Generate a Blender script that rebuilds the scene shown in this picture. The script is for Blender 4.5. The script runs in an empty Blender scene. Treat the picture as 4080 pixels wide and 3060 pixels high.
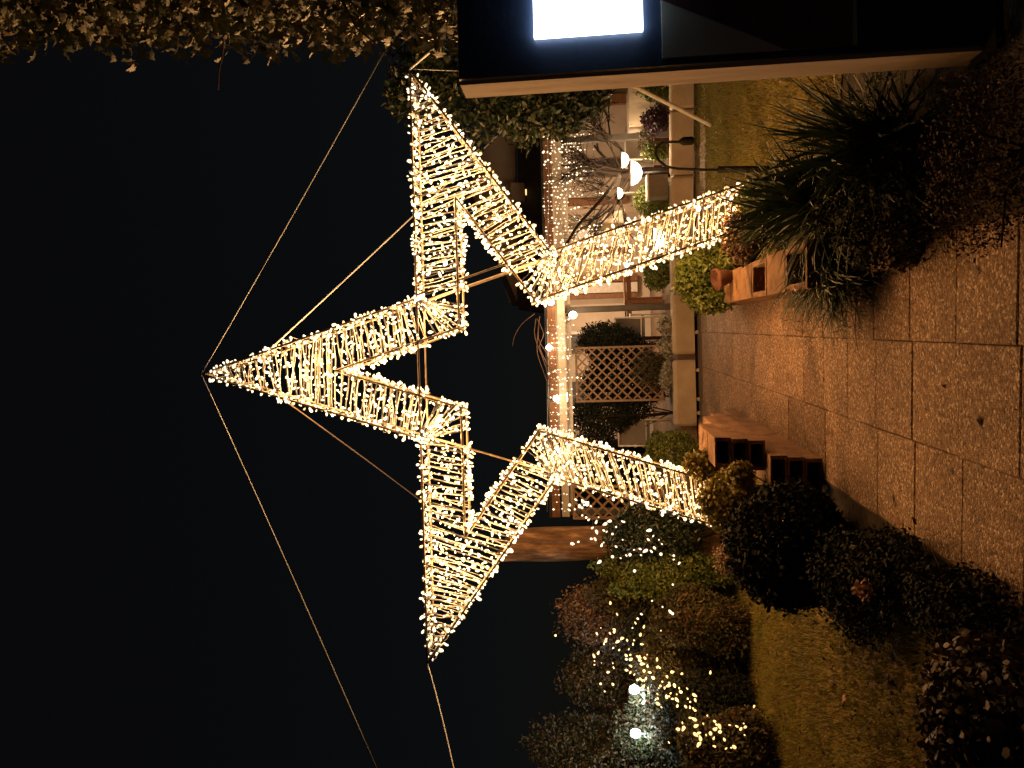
import bpy, math, random
import numpy as np
from mathutils import Vector, Matrix, Quaternion
from math import radians as R, sin, cos, pi, tan

random.seed(7); rng = np.random.default_rng(7)
S = bpy.context.scene
COL = S.collection

# ------------------------------------------------------------------ camera
F = 3060.0                       # focal length in photograph pixels (4080 wide)
H = 1.6
PITCH, ROLL = R(6.03), 0.025
_f = Vector((0, cos(PITCH), sin(PITCH)))
_u0 = Vector((0, -sin(PITCH), cos(PITCH)))
_r0 = Vector((1, 0, 0))
_R = _r0*cos(ROLL) - _u0*sin(ROLL)
_U = _u0*cos(ROLL) + _r0*sin(ROLL)
cd = bpy.data.cameras.new('camera'); cam = bpy.data.objects.new('camera', cd); COL.objects.link(cam)
cd.sensor_width = 36; cd.lens = F/4080*36; cd.clip_start = .05; cd.clip_end = 2000
m = Matrix((-_U, _R, -_f)).transposed().to_4x4(); m.translation = (0, 0, H)   # the phone was held on its side
cam.matrix_world = m
S.camera = cam
def at(px, py, Y):               # photograph pixel + distance -> place
    d = _f + _R*((1530-py)/F) - _U*((px-2040)/F)
    return Vector((0, 0, H)) + d*(Y/d.y)
def on(px, py, z=0.0):
    d = _f + _R*((1530-py)/F) - _U*((px-2040)/F)
    return Vector((0, 0, H)) + d*((z-H)/d.z)

# ------------------------------------------------------------------ world: night sky
w = bpy.data.worlds.new('World'); S.world = w; w.use_nodes = True
nt = w.node_tree; bg = nt.nodes['Background']
sky = nt.nodes.new('ShaderNodeTexSky'); sky.sky_type = 'NISHITA'; sky.sun_disc = False
sky.sun_elevation = R(12); sky.sun_rotation = R(200)
mx = nt.nodes.new('ShaderNodeMix'); mx.data_type = 'RGBA'; mx.inputs[0].default_value = .8
mx.inputs[7].default_value = (1.25, 1.15, 1.25, 1)
nt.links.new(sky.outputs[0], mx.inputs[6]); nt.links.new(mx.outputs[2], bg.inputs[0])
bg.inputs[1].default_value = .0022
S.view_settings.view_transform = 'Standard'; S.view_settings.look = 'None'
S.view_settings.exposure = 0; S.view_settings.gamma = 1
S.cycles.use_denoising = True
S.cycles.sample_clamp_indirect = 2.0
S.cycles.sample_clamp_direct = 0
S.cycles.max_bounces = 5; S.cycles.diffuse_bounces = 3; S.cycles.glossy_bounces = 2
S.cycles.caustics_reflective = False; S.cycles.caustics_refractive = False
WARM = (1.0, .465, .14)
def lamp(name, loc, power, col=WARM, rad=.02, parent=None):
    l = bpy.data.lights.new(name, 'POINT'); l.energy = power; l.color = col; l.shadow_soft_size = rad
    o = bpy.data.objects.new(name, l); COL.objects.link(o); o.location = loc
    if parent: o.parent = parent; o.matrix_parent_inverse = Matrix.Translation(-root_loc(parent))
    return o

# ------------------------------------------------------------------ helpers
def tag(o, label=None, cat=None, group=None, kind=None):
    if label: o['label'] = label
    if cat: o['category'] = cat
    if group: o['group'] = group
    if kind: o['kind'] = kind
    return o
def empty(name, loc, label, cat, group=None):
    o = bpy.data.objects.new(name, None); COL.objects.link(o); o.location = loc; o.empty_display_size = .1
    return tag(o, label, cat, group)
def link(name, me, mat=None, parent=None, loc=None):
    """mesh data in world coordinates; the parent only has a location"""
    o = bpy.data.objects.new(name, me); COL.objects.link(o)
    if mat is not None and not me.materials: me.materials.append(mat)
    if parent is not None:
        o.parent = parent
        o.matrix_parent_inverse = Matrix.Translation(-root_loc(parent))
    if loc is not None: o.location = loc
    return o
def root_loc(p):
    v = Vector(p.location)
    if p.parent is not None: v = Vector((0, 0, 0)) + v + 0*v
    return wloc(p)
def wloc(p):
    if p.parent is None: return Vector(p.location)
    return (p.matrix_parent_inverse @ Vector(p.location)) + wloc(p.parent)

class MB:
    def __init__(s): s.v = []; s.f = []; s.sm = []
    def add(s, vs, fs, smooth=False):
        b = len(s.v); s.v += [tuple(x) for x in vs]
        for f in fs: s.f.append([b+i for i in f]); s.sm.append(smooth)
        return s
    def box(s, c, size, rz=0, ch=0, M=None):
        hx, hy, hz = (x/2 for x in size); c = Vector(c)
        rot = M if M is not None else Matrix.Rotation(rz, 3, 'Z')
        if ch <= 0:
            vs = [c + rot@Vector((x*hx, y*hy, z*hz)) for x in (-1, 1) for y in (-1, 1) for z in (-1, 1)]
            return s.add(vs, [(0,1,3,2), (4,6,7,5), (0,4,5,1), (2,3,7,6), (0,2,6,4), (1,5,7,3)])
        # chamfered on top
        vs = []
        for z, i in ((-hz, 0), (hz-ch, 0), (hz, ch)):
            for x, y in ((-1,-1), (1,-1), (1,1), (-1,1)):
                vs.append(c + rot@Vector((x*(hx-i), y*(hy-i), z)))
        fs = [(3,2,1,0), (8,9,10,11)]
        for k in (0, 4):
            for i in range(4): fs.append((k+i, k+(i+1)%4, k+4+(i+1)%4, k+4+i))
        return s.add(vs, fs)
    def tube(s, pts, r, n=6, r1=None, cap=True, closed=False):
        pts = [Vector(p) for p in pts]; N = len(pts); vs = []; up = None
        for i, p in enumerate(pts):
            if closed: d = pts[(i+1) % N]-pts[i-1]
            else: d = pts[min(i+1, N-1)]-pts[max(i-1, 0)]
            if d.length < 1e-9: d = Vector((0, 0, 1))
            d.normalize()
            if up is None:
                up = Vector((0, 0, 1)) if abs(d.z) < .9 else Vector((1, 0, 0))
            a = d.cross(up)
            if a.length < 1e-6: a = d.orthogonal()
            a.normalize(); b = d.cross(a).normalized(); up = -b if b.dot(up) < 0 else b
            up = a.cross(d).normalized() if False else up
            a = up.cross(d).normalized()
            rr = r(i/(N-1)) if callable(r) else (r if r1 is None else r+(r1-r)*i/max(N-1, 1))
            for k in range(n):
                t = 2*pi*k/n; vs.append(p + (a*cos(t)+up*sin(t))*rr)
        fs = []
        for i in range(N if closed else N-1):
            j = (i+1) % N
            for k in range(n):
                fs.append((i*n+k, i*n+(k+1) % n, j*n+(k+1) % n, j*n+k))
        s.add(vs, fs, True)
        if cap and not closed:
            b = len(s.v)-len(vs)
            s.f.append([b+k for k in range(n)][::-1]); s.sm.append(False)
            s.f.append([b+(N-1)*n+k for k in range(n)]); s.sm.append(False)
        return s
    def lathe(s, c, prof, n=16, axis=None):
        c = Vector(c); rot = Matrix.Identity(3) if axis is None else Vector(axis).to_track_quat('Z', 'Y').to_matrix()
        vs = []
        for r, z in prof:
            for k in range(n):
                t = 2*pi*k/n; vs.append(c + rot@Vector((r*cos(t), r*sin(t), z)))
        fs = []
        for i in range(len(prof)-1):
            for k in range(n):
                fs.append((i*n+k, i*n+(k+1) % n, (i+1)*n+(k+1) % n, (i+1)*n+k))
        fs.append(tuple(range(n))[::-1]); fs.append(tuple((len(prof)-1)*n+k for k in range(n)))
        return s.add(vs, fs, True)
    def mesh(s, name='m'):
        me = bpy.data.meshes.new(name); me.from_pydata(s.v, [], s.f)
        me.polygons.foreach_set('use_smooth', s.sm); me.update(); return me
    def build(s, name, mat, parent=None):
        return link(name, s.mesh(name), mat, parent)

def np_mesh(name, V, Fq, smooth=False):
    me = bpy.data.meshes.new(name); k = Fq.shape[1]
    me.vertices.add(len(V)); me.vertices.foreach_set('co', np.ascontiguousarray(V, dtype=np.float32).ravel())
    me.loops.add(Fq.size); me.loops.foreach_set('vertex_index', np.ascontiguousarray(Fq, dtype=np.int32).ravel())
    me.polygons.add(len(Fq)); me.polygons.foreach_set('loop_start', np.arange(0, Fq.size, k, dtype=np.int32))
    if smooth: me.polygons.foreach_set('use_smooth', np.ones(len(Fq), dtype=bool))
    me.update(calc_edges=True); return me

# leaf templates: x along the leaf, y across, z up; triangles
def T(vs, fs): return np.array(vs, float), np.array(fs, int)
LEAF = T([(0,0,0), (.35,.22,.06), (.35,-.22,.06), (.4,0,0), (.75,.17,.0), (.75,-.17,.0), (1,0,-.10)],
         [(0,3,1), (0,2,3), (1,3,4), (2,5,3), (3,6,4), (3,5,6)])
ROUND = T([(0,0,0), (.2,.3,.05), (.2,-.3,.05), (.75,.32,.04), (.75,-.32,.04), (1,0,-.04)],
          [(0,2,1), (1,2,4), (1,4,3), (3,4,5)])
IVY = T([(0,0,0), (-.12,.22,.02), (.0,.52,-.05), (.28,.25,.03), (.55,.42,-.06), (.6,.16,.02), (1,0,-.1),
         (.6,-.16,.02), (.55,-.42,-.06), (.28,-.25,.03), (.0,-.52,-.05), (-.12,-.22,.02)],
        [(0,1,2), (0,2,3), (0,3,5), (3,4,5), (0,5,7), (5,6,7), (0,7,9), (7,8,9), (0,9,10), (0,10,11)])
def rot_mats(n, outward=None, tilt=.9):
    """random leaf frames; if outward is given the leaf normals lean that way"""
    q = rng.normal(size=(n, 3))
    if outward is not None: q = q*tilt + outward
    z = q/np.linalg.norm(q, axis=1, keepdims=True)
    a = rng.normal(size=(n, 3)); x = a - (a*z).sum(1, keepdims=True)*z
    x /= np.linalg.norm(x, axis=1, keepdims=True); y = np.cross(z, x)
    return np.stack([x, y, z], axis=2)          # columns
def leaves_mesh(name, P, size, tmpl, outward=None, tilt=.9):
    tv, tf = tmpl; n = len(P); M = rot_mats(n, outward, tilt)
    V = np.einsum('nij,kj->nki', M, tv)*size[:, None, None] + P[:, None, :]
    Fq = (tf[None] + (np.arange(n)*len(tv))[:, None, None]).reshape(-1, 3)
    return np_mesh(name, V.reshape(-1, 3), Fq)
def blob(c, rad, n, lumps=9, amp=.22, inner=.55, zmin=None, seed=0, lo=0.0):
    r2 = np.random.default_rng(seed+11)
    d = r2.normal(size=(n, 3)); d /= np.linalg.norm(d, axis=1, keepdims=True)
    L = r2.normal(size=(lumps, 3)); L /= np.linalg.norm(L, axis=1, keepdims=True)
    k = np.max(np.clip((d@L.T-.55)/.45, 0, 1), axis=1)
    rr = (1-amp + amp*1.6*k)*(inner+(1-inner)*r2.random(n)**.45)
    rr *= 1 + .05*r2.normal(size=n)
    P = np.array(c) + d*np.array(rad)*rr[:, None]
    if zmin is not None:
        keep = P[:, 2] > zmin; P = P[keep]; d = d[keep]
    return P, d

# ------------------------------------------------------------------ materials
def new_mat(name):
    m = bpy.data.materials.new(name); m.use_nodes = True
    return m, m.node_tree, m.node_tree.nodes['Principled BSDF']
def N(nt, t, **kw):
    n = nt.nodes.new(t)
    for k, v in kw.items():
        if k.startswith('i_'):
            key = k[2:]; key = int(key) if key.isdigit() else key.replace('_', ' ')
            n.inputs[key].default_value = v
        else: setattr(n, k, v)
    return n
def ramp(nt, fac, stops):
    r = nt.nodes.new('ShaderNodeValToRGB'); e = r.color_ramp.elements
    while len(e) < len(stops): e.new(.5)
    for i, (p, c) in enumerate(stops): e[i].position = p; e[i].color = (*c, 1)
    nt.links.new(fac, r.inputs[0]); return r.outputs[0]
def mat_noise(name, c1, c2, scale=8, rough=.8, bump=.3, det=6, c3=None, metal=0, stretch=None, spec=.4, bscale=None):
    m, nt, b = new_mat(name)
    tc = N(nt, 'ShaderNodeTexCoord'); mp = N(nt, 'ShaderNodeMapping')
    g = N(nt, 'ShaderNodeNewGeometry')
    nt.links.new(g.outputs['Position'], mp.inputs[0])
    if stretch: mp.inputs['Scale'].default_value = stretch
    no = N(nt, 'ShaderNodeTexNoise', i_Scale=scale, i_Detail=det, i_Roughness=.6)
    nt.links.new(mp.outputs[0], no.inputs['Vector'])
    st = [(.3, c1), (.7, c2)] if c3 is None else [(.25, c1), (.5, c2), (.72, c3)]
    nt.links.new(ramp(nt, no.outputs[0], st), b.inputs['Base Color'])
    b.inputs['Roughness'].default_value = rough; b.inputs['Metallic'].default_value = metal
    b.inputs['Specular IOR Level'].default_value = spec
    if bump:
        n2 = N(nt, 'ShaderNodeTexNoise', i_Scale=bscale or scale*3, i_Detail=5)
        nt.links.new(mp.outputs[0], n2.inputs['Vector'])
        bp = N(nt, 'ShaderNodeBump', i_Strength=bump, i_Distance=.02)
        nt.links.new(n2.outputs[0], bp.inputs['Height']); nt.links.new(bp.outputs[0], b.inputs['Normal'])
    return m
def mat_leaf(name, stops, rough=.5, trans=.15, spec=.5):
    m, nt, b = new_mat(name)
    g = N(nt, 'ShaderNodeNewGeometry')
    no = N(nt, 'ShaderNodeTexNoise', i_Scale=3.5, i_Detail=3)
    nt.links.new(g.outputs['Position'], no.inputs['Vector'])
    ad = N(nt, 'ShaderNodeMath', operation='MULTIPLY_ADD', i_1=.55, i_2=-.05)
    nt.links.new(g.outputs['Random Per Island'], ad.inputs[0])
    a2 = N(nt, 'ShaderNodeMath', operation='MULTIPLY_ADD', i_1=.5)
    nt.links.new(no.outputs[0], a2.inputs[0]); nt.links.new(ad.outputs[0], a2.inputs[2])
    c = ramp(nt, a2.outputs[0], stops)
    nt.links.new(c, b.inputs['Base Color']); b.inputs['Roughness'].default_value = rough
    b.inputs['Specular IOR Level'].default_value = spec
    tr = N(nt, 'ShaderNodeBsdfTranslucent'); nt.links.new(c, tr.inputs[0])
    ms = N(nt, 'ShaderNodeMixShader'); ms.inputs[0].default_value = trans
    nt.links.new(b.outputs[0], ms.inputs[1]); nt.links.new(tr.outputs[0], ms.inputs[2])
    nt.links.new(ms.outputs[0], nt.nodes['Material Output'].inputs[0]); return m
def mat_emit(name, col, strength, sampling='NONE'):
    m, nt, b = new_mat(name)
    b.inputs['Base Color'].default_value = (.8, .8, .75, 1)
    b.inputs['Emission Color'].default_value = (*col, 1); b.inputs['Emission Strength'].default_value = strength
    m.cycles.emission_sampling = sampling
    return m
def plain(name, col, rough=.6, metal=0, spec=.5):
    return mat_noise(name, tuple(x*.82 for x in col), tuple(min(x*1.15, 1) for x in col), scale=14, rough=rough, bump=.12, metal=metal, spec=spec)

M = {}
M['wire'] = mat_noise('pale_wire', (.09, .10, .115), (.16, .175, .19), 30, .45, 0)
M['rail'] = mat_noise('painted_steel_rail', (.07, .052, .035), (.14, .11, .08), 20, .45, .1)
M['bulb'] = mat_emit('warm_bulb', (1, .80, .54), 1.9)
M['bulbsoft'] = mat_emit('soft_bulb', (1, .62, .26), 1.1)
M['bulbcool'] = mat_emit('cool_bulb', (.62, .82, 1), 3.5)
M['bulbdim'] = mat_emit('amber_bulb', (1, .62, .24), 1.7)
M['lampbowl'] = mat_emit('lit_lamp_bowl', (1, .86, .62), 5)
M['globe'] = mat_emit('cool_lamp_globe', (.75, .93, 1), 6)
M['screen'] = mat_emit('lit_screen', (.78, .92, 1.0), 6, 'FRONT_BACK')
M['soil'] = mat_noise('soil', (.020, .014, .009), (.055, .038, .024), 6, .95, .8)
M['joint'] = mat_noise('joint_sand', (.05, .03, .018), (.11, .07, .04), 9, .95, .5)
M['lawnsoil'] = mat_noise('lawn_thatch', (.07, .06, .018), (.17, .13, .04), 5, .95, .6, c3=(.13, .08, .03))
M['grass'] = mat_leaf('grass_blades', [(.1, (.08, .10, .02)), (.4, (.18, .19, .035)), (.62, (.24, .19, .05)), (.85, (.22, .13, .05))], .7, .25, .2)
M['rope'] = mat_noise('rope', (.42, .48, .56), (.55, .62, .70), 60, .8, .1)
M['ropedark'] = mat_noise('grey_cable', (.16, .13, .11), (.26, .2, .17), 60, .8, .1)
M['block'] = mat_noise('hollow_block_concrete', (.07, .036, .02), (.24, .135, .075), 5.5, .9, 1.0, det=12, c3=(.31, .18, .105), bscale=45)
M['blockdark'] = M['soil']
M['kerb'] = mat_noise('pale_render_kerb', (.36, .29, .22), (.50, .41, .32), 3, .85, .3, bscale=30)
M['terrace'] = mat_noise('terrace_tiles', (.16, .10, .07), (.25, .17, .11), 3, .7, .2)
M['wallpale'] = mat_noise('pale_house_render', (.55, .44, .33), (.68, .56, .44), 2, .85, .2, bscale=40)
M['gable'] = mat_noise('gable_render', (.40, .32, .26), (.5, .4, .32), 1.5, .9, .1)
M['roofdark'] = mat_noise('dark_roof_tiles', (.02, .02, .024), (.05, .045, .045), 4, .8, .3)
M['brownwood'] = mat_noise('brown_stained_wood', (.16, .07, .028), (.30, .14, .06), 4, .6, .2, stretch=(1, 6, 6))
M['whitewood'] = mat_noise('white_painted_wood', (.52, .44, .34), (.66, .57, .45), 6, .6, .2, stretch=(1, 1, .3))
M['board'] = mat_noise('navy_board', (.03, .048, .10), (.04, .062, .13), 12, .42, .05)
M['poster'] = mat_noise('grey_poster', (.45, .50, .50), (.58, .62, .60), 2.2, .35, .05)
M['postershade'] = mat_noise('dark_poster_shade', (.06, .06, .14), (.22, .09, .06), 4, .35, .05)  # shaded part of the poster, put in as a darker colour
M['boardwood'] = mat_noise('pale_timber_edge', (.46, .36, .27), (.60, .49, .38), 5, .7, .25, stretch=(1, 1, .25))
M['black'] = mat_noise('black_metal', (.004, .004, .004), (.007, .007, .007), 20, .9, .05, spec=.1)
M['greymetal'] = mat_noise('dark_grey_metal', (.06, .055, .05), (.10, .09, .08), 10, .5, .1)
M['lattice'] = mat_noise('weathered_lattice', (.20, .13, .085), (.32, .22, .15), 12, .8, .3)
M['textile'] = mat_noise('grey_mesh_fabric', (.14, .12, .10), (.20, .17, .145), 40, .8, .2)
M['white'] = plain('white_paint', (.72, .66, .58), .45)
M['cloth'] = mat_noise('white_cloth', (.62, .54, .44), (.76, .68, .57), 3, .85, .4, bscale=9)
M['terracotta'] = plain('terracotta', (.10, .035, .02), .8)
M['bark'] = mat_noise('bark', (.012, .008, .006), (.035, .02, .013), 12, .9, .9, stretch=(1, 1, .2))
M['trunkpale'] = mat_noise('old_tree_trunk', (.03, .016, .010), (.13, .075, .04), 16, .95, 1.0, stretch=(1, 1, .22), c3=(.34, .22, .13))
M['stone'] = mat_noise('sandstone', (.16, .10, .06), (.32, .22, .14), 5, .9, .8)
L = M
L['ivy'] = mat_leaf('ivy_leaves', [(.1, (.022, .036, .018)), (.42, (.05, .062, .028)), (.62, (.05, .05, .024)), (.82, (.20, .15, .075))], .45, .12, .6)
L['ivystem'] = mat_noise('ivy_twigs', (.10, .05, .035), (.22, .13, .08), 20, .8, .3)
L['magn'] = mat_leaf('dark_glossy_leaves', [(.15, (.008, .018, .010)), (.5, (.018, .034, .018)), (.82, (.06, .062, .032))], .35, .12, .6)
L['gold'] = mat_leaf('yellow_green_leaves', [(.1, (.10, .11, .018)), (.5, (.22, .19, .03)), (.85, (.34, .22, .05))], .5, .22)
L['green'] = mat_leaf('fresh_green_leaves', [(.1, (.04, .075, .015)), (.5, (.12, .16, .03)), (.85, (.20, .19, .045))], .5, .2)
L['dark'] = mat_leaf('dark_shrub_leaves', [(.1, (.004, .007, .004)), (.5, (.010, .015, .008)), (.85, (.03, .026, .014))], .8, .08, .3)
L['brown'] = mat_leaf('brown_autumn_leaves', [(.1, (.05, .03, .018)), (.5, (.14, .085, .045)), (.85, (.28, .17, .09))], .6, .12)
L['twig'] = mat_leaf('dull_brown_leaves', [(.1, (.018, .010, .008)), (.5, (.045, .025, .018)), (.85, (.10, .055, .035))], .7, .08, .2)
L['dullgold'] = mat_leaf('curled_dull_leaves', [(.1, (.012, .009, .006)), (.5, (.04, .027, .014)), (.88, (.15, .095, .045))], .6, .1)
L['mixed'] = mat_leaf('mixed_shrub_leaves', [(.1, (.02, .028, .010)), (.45, (.06, .058, .02)), (.68, (.10, .065, .028)), (.88, (.16, .06, .03))], .6, .15)
L['blade'] = mat_leaf('spiky_blades', [(.1, (.014, .030, .012)), (.5, (.034, .058, .022)), (.85, (.10, .10, .04))], .45, .1, .4)
L['silver'] = mat_leaf('silver_leaves', [(.1, (.16, .16, .13)), (.8, (.36, .34, .28))], .7, .1)
L['purple'] = mat_leaf('purple_flowers', [(.1, (.018, .008, .016)), (.8, (.06, .024, .045))], .6, .1)
L['pinkdry'] = mat_leaf('dry_flower_heads', [(.1, (.30, .14, .09)), (.8, (.50, .28, .18))], .7, .1)

def mat_slab():
    m, nt, b = new_mat('exposed_aggregate')
    g = N(nt, 'ShaderNodeNewGeometry')
    v = N(nt, 'ShaderNodeTexVoronoi', i_Scale=95); nt.links.new(g.outputs['Position'], v.inputs['Vector'])
    sx = N(nt, 'ShaderNodeSeparateColor'); nt.links.new(v.outputs['Color'], sx.inputs[0])
    c = ramp(nt, sx.outputs[0], [(0, (.09, .048, .028)), (.45, (.22, .135, .085)), (.84, (.32, .21, .14)), (.97, (.58, .46, .36))])
    no = N(nt, 'ShaderNodeTexNoise', i_Scale=1.7, i_Detail=8, i_Roughness=.65); nt.links.new(g.outputs['Position'], no.inputs['Vector'])
    oi = N(nt, 'ShaderNodeObjectInfo')
    s1 = N(nt, 'ShaderNodeMath', operation='MULTIPLY_ADD', i_1=1.3, i_2=.28); nt.links.new(no.outputs[0], s1.inputs[0])
    s2 = N(nt, 'ShaderNodeMath', operation='MULTIPLY_ADD', i_1=.26, i_2=-.13); nt.links.new(oi.outputs['Random'], s2.inputs[0])
    s3 = N(nt, 'ShaderNodeMath', operation='ADD'); nt.links.new(s1.outputs[0], s3.inputs[0]); nt.links.new(s2.outputs[0], s3.inputs[1])
    mu = N(nt, 'ShaderNodeVectorMath', operation='SCALE'); nt.links.new(c, mu.inputs[0]); nt.links.new(s3.outputs[0], mu.inputs['Scale'])
    nt.links.new(mu.outputs[0], b.inputs['Base Color'])
    b.inputs['Roughness'].default_value = .75; b.inputs['Specular IOR Level'].default_value = .25
    bp = N(nt, 'ShaderNodeBump', i_Strength=.75, i_Distance=.006)
    nt.links.new(v.outputs['Distance'], bp.inputs['Height']); bp.invert = True
    nt.links.new(bp.outputs[0], b.inputs['Normal']); return m
M['slab'] = mat_slab()

# ================================================================== SETTING
def sheet(name, pts, z, mat, sub=1):
    mb = MB(); mb.add([(x, y, z) for x, y in pts], [list(range(len(pts)))])
    o = mb.build(name, mat); tag(o, kind='structure'); return o
sheet('ground', [(-400, -60), (400, -60), (400, 600), (-400, 600)], -.03, M['soil'])

# path frame: direction of the slab joints
PD = .071
def pl(k, y): return .093 + PD*(y-3.061) + k*.503      # x of joint line k at distance y
pang = -math.atan(PD)
path = sheet('path', [(pl(-2, 0)-.02, 0), (pl(1, 0)+.02, 0), (pl(1, 11.9)+.02, 11.9), (pl(-2, 11.9)-.02, 11.9)], -.014, M['joint'])
def slab_mesh(s, wx=.4985, wy=.4925):
    r = random.Random(s); mb = MB(); h = .03
    j = lambda a: (r.random()-.5)*a
    c = [(-wx/2+j(.005), -wy/2+j(.005)), (wx/2+j(.005), -wy/2+j(.005)), (wx/2+j(.005), wy/2+j(.005)), (-wx/2+j(.005), wy/2+j(.005))]
    vs = [(x, y, -h) for x, y in c] + [(x, y, -.004) for x, y in c] + [(x*(1-.022), y*(1-.022), 0) for x, y in c]
    fs = [(3,2,1,0), (8,9,10,11)]
    for k in (0, 4):
        for i in range(4): fs.append((k+i, k+(i+1)%4, k+4+(i+1)%4, k+4+i))
    mb.add(vs, fs); me = mb.mesh('slab'); me.materials.append(M['slab']); return me
SL = [slab_mesh(i) for i in range(6)]
rr = random.Random(3)
rowy = [3.077-.497*4+.497*i for i in range(21)]
for k in (-2, -1, 0):
    for i, y in enumerate(rowy):
        yy = y + .2485 + (.0 if k != -2 else .0)
        o = link('slab', SL[rr.randrange(6)], None, path)
        o.location = (pl(k+.5, yy), yy, rr.uniform(-.003, .003))
        o.rotation_euler = (rr.uniform(-.004, .004), rr.uniform(-.005, .005), pang + rr.uniform(-.004, .004))
for y in [v for v in rowy if v > 8.8]:
    o = link('slab', SL[rr.randrange(6)], None, path); yy = y+.2485; o.location = (pl(-2.5, yy), yy, rr.uniform(-.003, .003)); o.rotation_euler = (0, 0, pang)
# cross walk in front of the low wall
cross = sheet('cross_walk', [(-2.2, 11.3), (3.2, 10.7), (3.2, 12.0), (-2.2, 12.1)], -.012, M['joint'])
for a in range(-4, 6):
    for b_ in range(2):
        x = .62 + a*.5 + .25*b_; y = 11.75 - b_*.5 - (x-.6)*.12
        if abs(x-pl(-.5, y)) < 1.02: continue
        o = link('slab', SL[rr.randrange(6)], None, cross); o.location = (x, y, rr.uniform(-.003, .003)+.001); o.rotation_euler = (0, 0, -.12)

# lawns
def lawn(name, poly, n, label, hmin=.025, hmax=.06, seed=1):
    o = sheet(name, poly, -.02, M['lawnsoil'])
    P = np.array(poly, float); r2 = np.random.default_rng(seed)
    mn, mx_ = P.min(0), P.max(0); q = mn + r2.random((n*3, 2))*(mx_-mn)
    inside = np.zeros(len(q), bool); j = len(P)-1
    for i in range(len(P)):
        xi, yi = P[i]; xj, yj = P[j]
        c = ((yi > q[:, 1]) != (yj > q[:, 1])) & (q[:, 0] < (xj-xi)*(q[:, 1]-yi)/(yj-yi+1e-12)+xi)
        inside ^= c; j = i
    q = q[inside][:n]; n = len(q)
    h = r2.uniform(hmin, hmax, n); a = r2.uniform(0, 2*pi, n); lean = r2.normal(size=(n, 2))*.022
    wd = .0045
    V = np.zeros((n, 3, 3)); V[:, 0, :2] = q - np.stack([np.cos(a), np.sin(a)], 1)*wd
    V[:, 1, :2] = q + np.stack([np.cos(a), np.sin(a)], 1)*wd; V[:, 2, :2] = q+lean
    V[:, :2, 2] = -.022; V[:, 2, 2] = h-.02
    me = np_mesh('grass', V.reshape(-1, 3), np.arange(n*3).reshape(-1, 3))
    g = link('grass', me, M['grass']); tag(g, label, 'grass', kind='stuff'); return o
lawn('lawn', [(-9, 3.2), (-1.15, 3.8), (-1.05, 5.6), (-.85, 8.8), (-1.2, 11.2), (-2.6, 12.3), (-9, 10.4)], 150000,
     'dim golden lawn left of the path between the shrubs', seed=4)
lawn('lawn', [(1.0, 5.4), (3.9, 4.4), (8.0, 6.2), (8.0, 10.6), (3.0, 11.7), (1.2, 11.6)], 80000,
     'lit green lawn right of the path behind the spiky plants', seed=5)

# ---------------------------------------------------------------- block walls beside the path
def hollow_block(parent, c, lx=.27, ly=.49, h=.12, hole=None, rz=pang):
    """a fired block lying along the path; c is the middle of its underside; an open end shows its square hole"""
    mb = MB(); rot = Matrix.Rotation(rz, 3, 'Z'); c = Vector(c)
    j = lambda a=.0025: rr.uniform(-a, a)
    g = .006
    X0, X1, Y0, Y1, Z0, Z1 = -lx/2+g+j(), lx/2-g+j(), -ly/2+g+j(.004), ly/2-g+j(.004), 0, h-.005+j()
    if hole is None:
        b_ = .006
        vs = [(X0, Y0, Z0), (X1, Y0, Z0), (X1, Y1, Z0), (X0, Y1, Z0), (X0, Y0, Z1-b_), (X1, Y0, Z1-b_), (X1, Y1, Z1-b_), (X0, Y1, Z1-b_),
              (X0+b_, Y0+b_, Z1), (X1-b_, Y0+b_, Z1), (X1-b_, Y1-b_, Z1), (X0+b_, Y1-b_, Z1)]
        fs = [(3,2,1,0), (8,9,10,11)]+[(k+i, k+(i+1) % 4, k+4+(i+1) % 4, k+4+i) for k in (0, 4) for i in range(4)]
    else:
        hx, hz = hole; d_ = min(ly*.85, .42); zc = (Z0+Z1)/2
        o4 = [(X0, Z0), (X1, Z0), (X1, Z1), (X0, Z1)]; i4 = [(-hx/2+j(), zc-hz/2), (hx/2+j(), zc-hz/2), (hx/2+j(), zc+hz/2), (-hx/2+j(), zc+hz/2)]
        vs = [(x, Y0, z) for x, z in o4]+[(x, Y0, z) for x, z in i4]+[(x*.97, Y0+d_, z) for x, z in i4]+[(x, Y1, z) for x, z in o4]
        fs = [(i, (i+1) % 4, 4+(i+1) % 4, 4+i) for i in range(4)]+[(4+i, 4+(i+1) % 4, 8+(i+1) % 4, 8+i) for i in range(4)]+[(8, 9, 10, 11)]
        fs += [(i, 12+i, 12+(i+1) % 4, (i+1) % 4) for i in range(4)]+[(15, 14, 13, 12)]
    mb.add([c+rot@Vector(v) for v in vs], fs)
    return mb.build('hollow_block' if hole else 'block', M['block'], parent)
CH = .12
def lx_(y): return -.575+(y-5.65)*.0655          # path-side face of the left wall
def rx_(y): return .655+(y-5.8)*.071             # path-side face of the right wall
lw = empty('block_wall', (-.7, 5.65, 0), 'stepped stack of orange hollow blocks with six dark openings, left of the paving', 'wall')
for c_ in range(6):
    y0 = 5.64 if c_ < 3 else 5.72+.02*c_
    ends = [8.7, 8.5, 8.0, 7.4, 6.9, 6.5][c_]; y = y0; first = True
    sh = [0, .012, .025, .115, .125, .135][c_]; lx = .27 if c_ < 3 else .235
    while y < ends:
        ln_ = .5 if not (first and c_ % 2) else .36
        hollow_block(lw, (lx_(y+ln_/2)+sh-lx/2, y+ln_/2, c_*CH), lx=lx, ly=ln_, h=CH, hole=((.205 if c_ < 3 else .165), .088) if first else None, rz=pang+rr.uniform(-.008, .008))
        y += ln_; first = False
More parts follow.
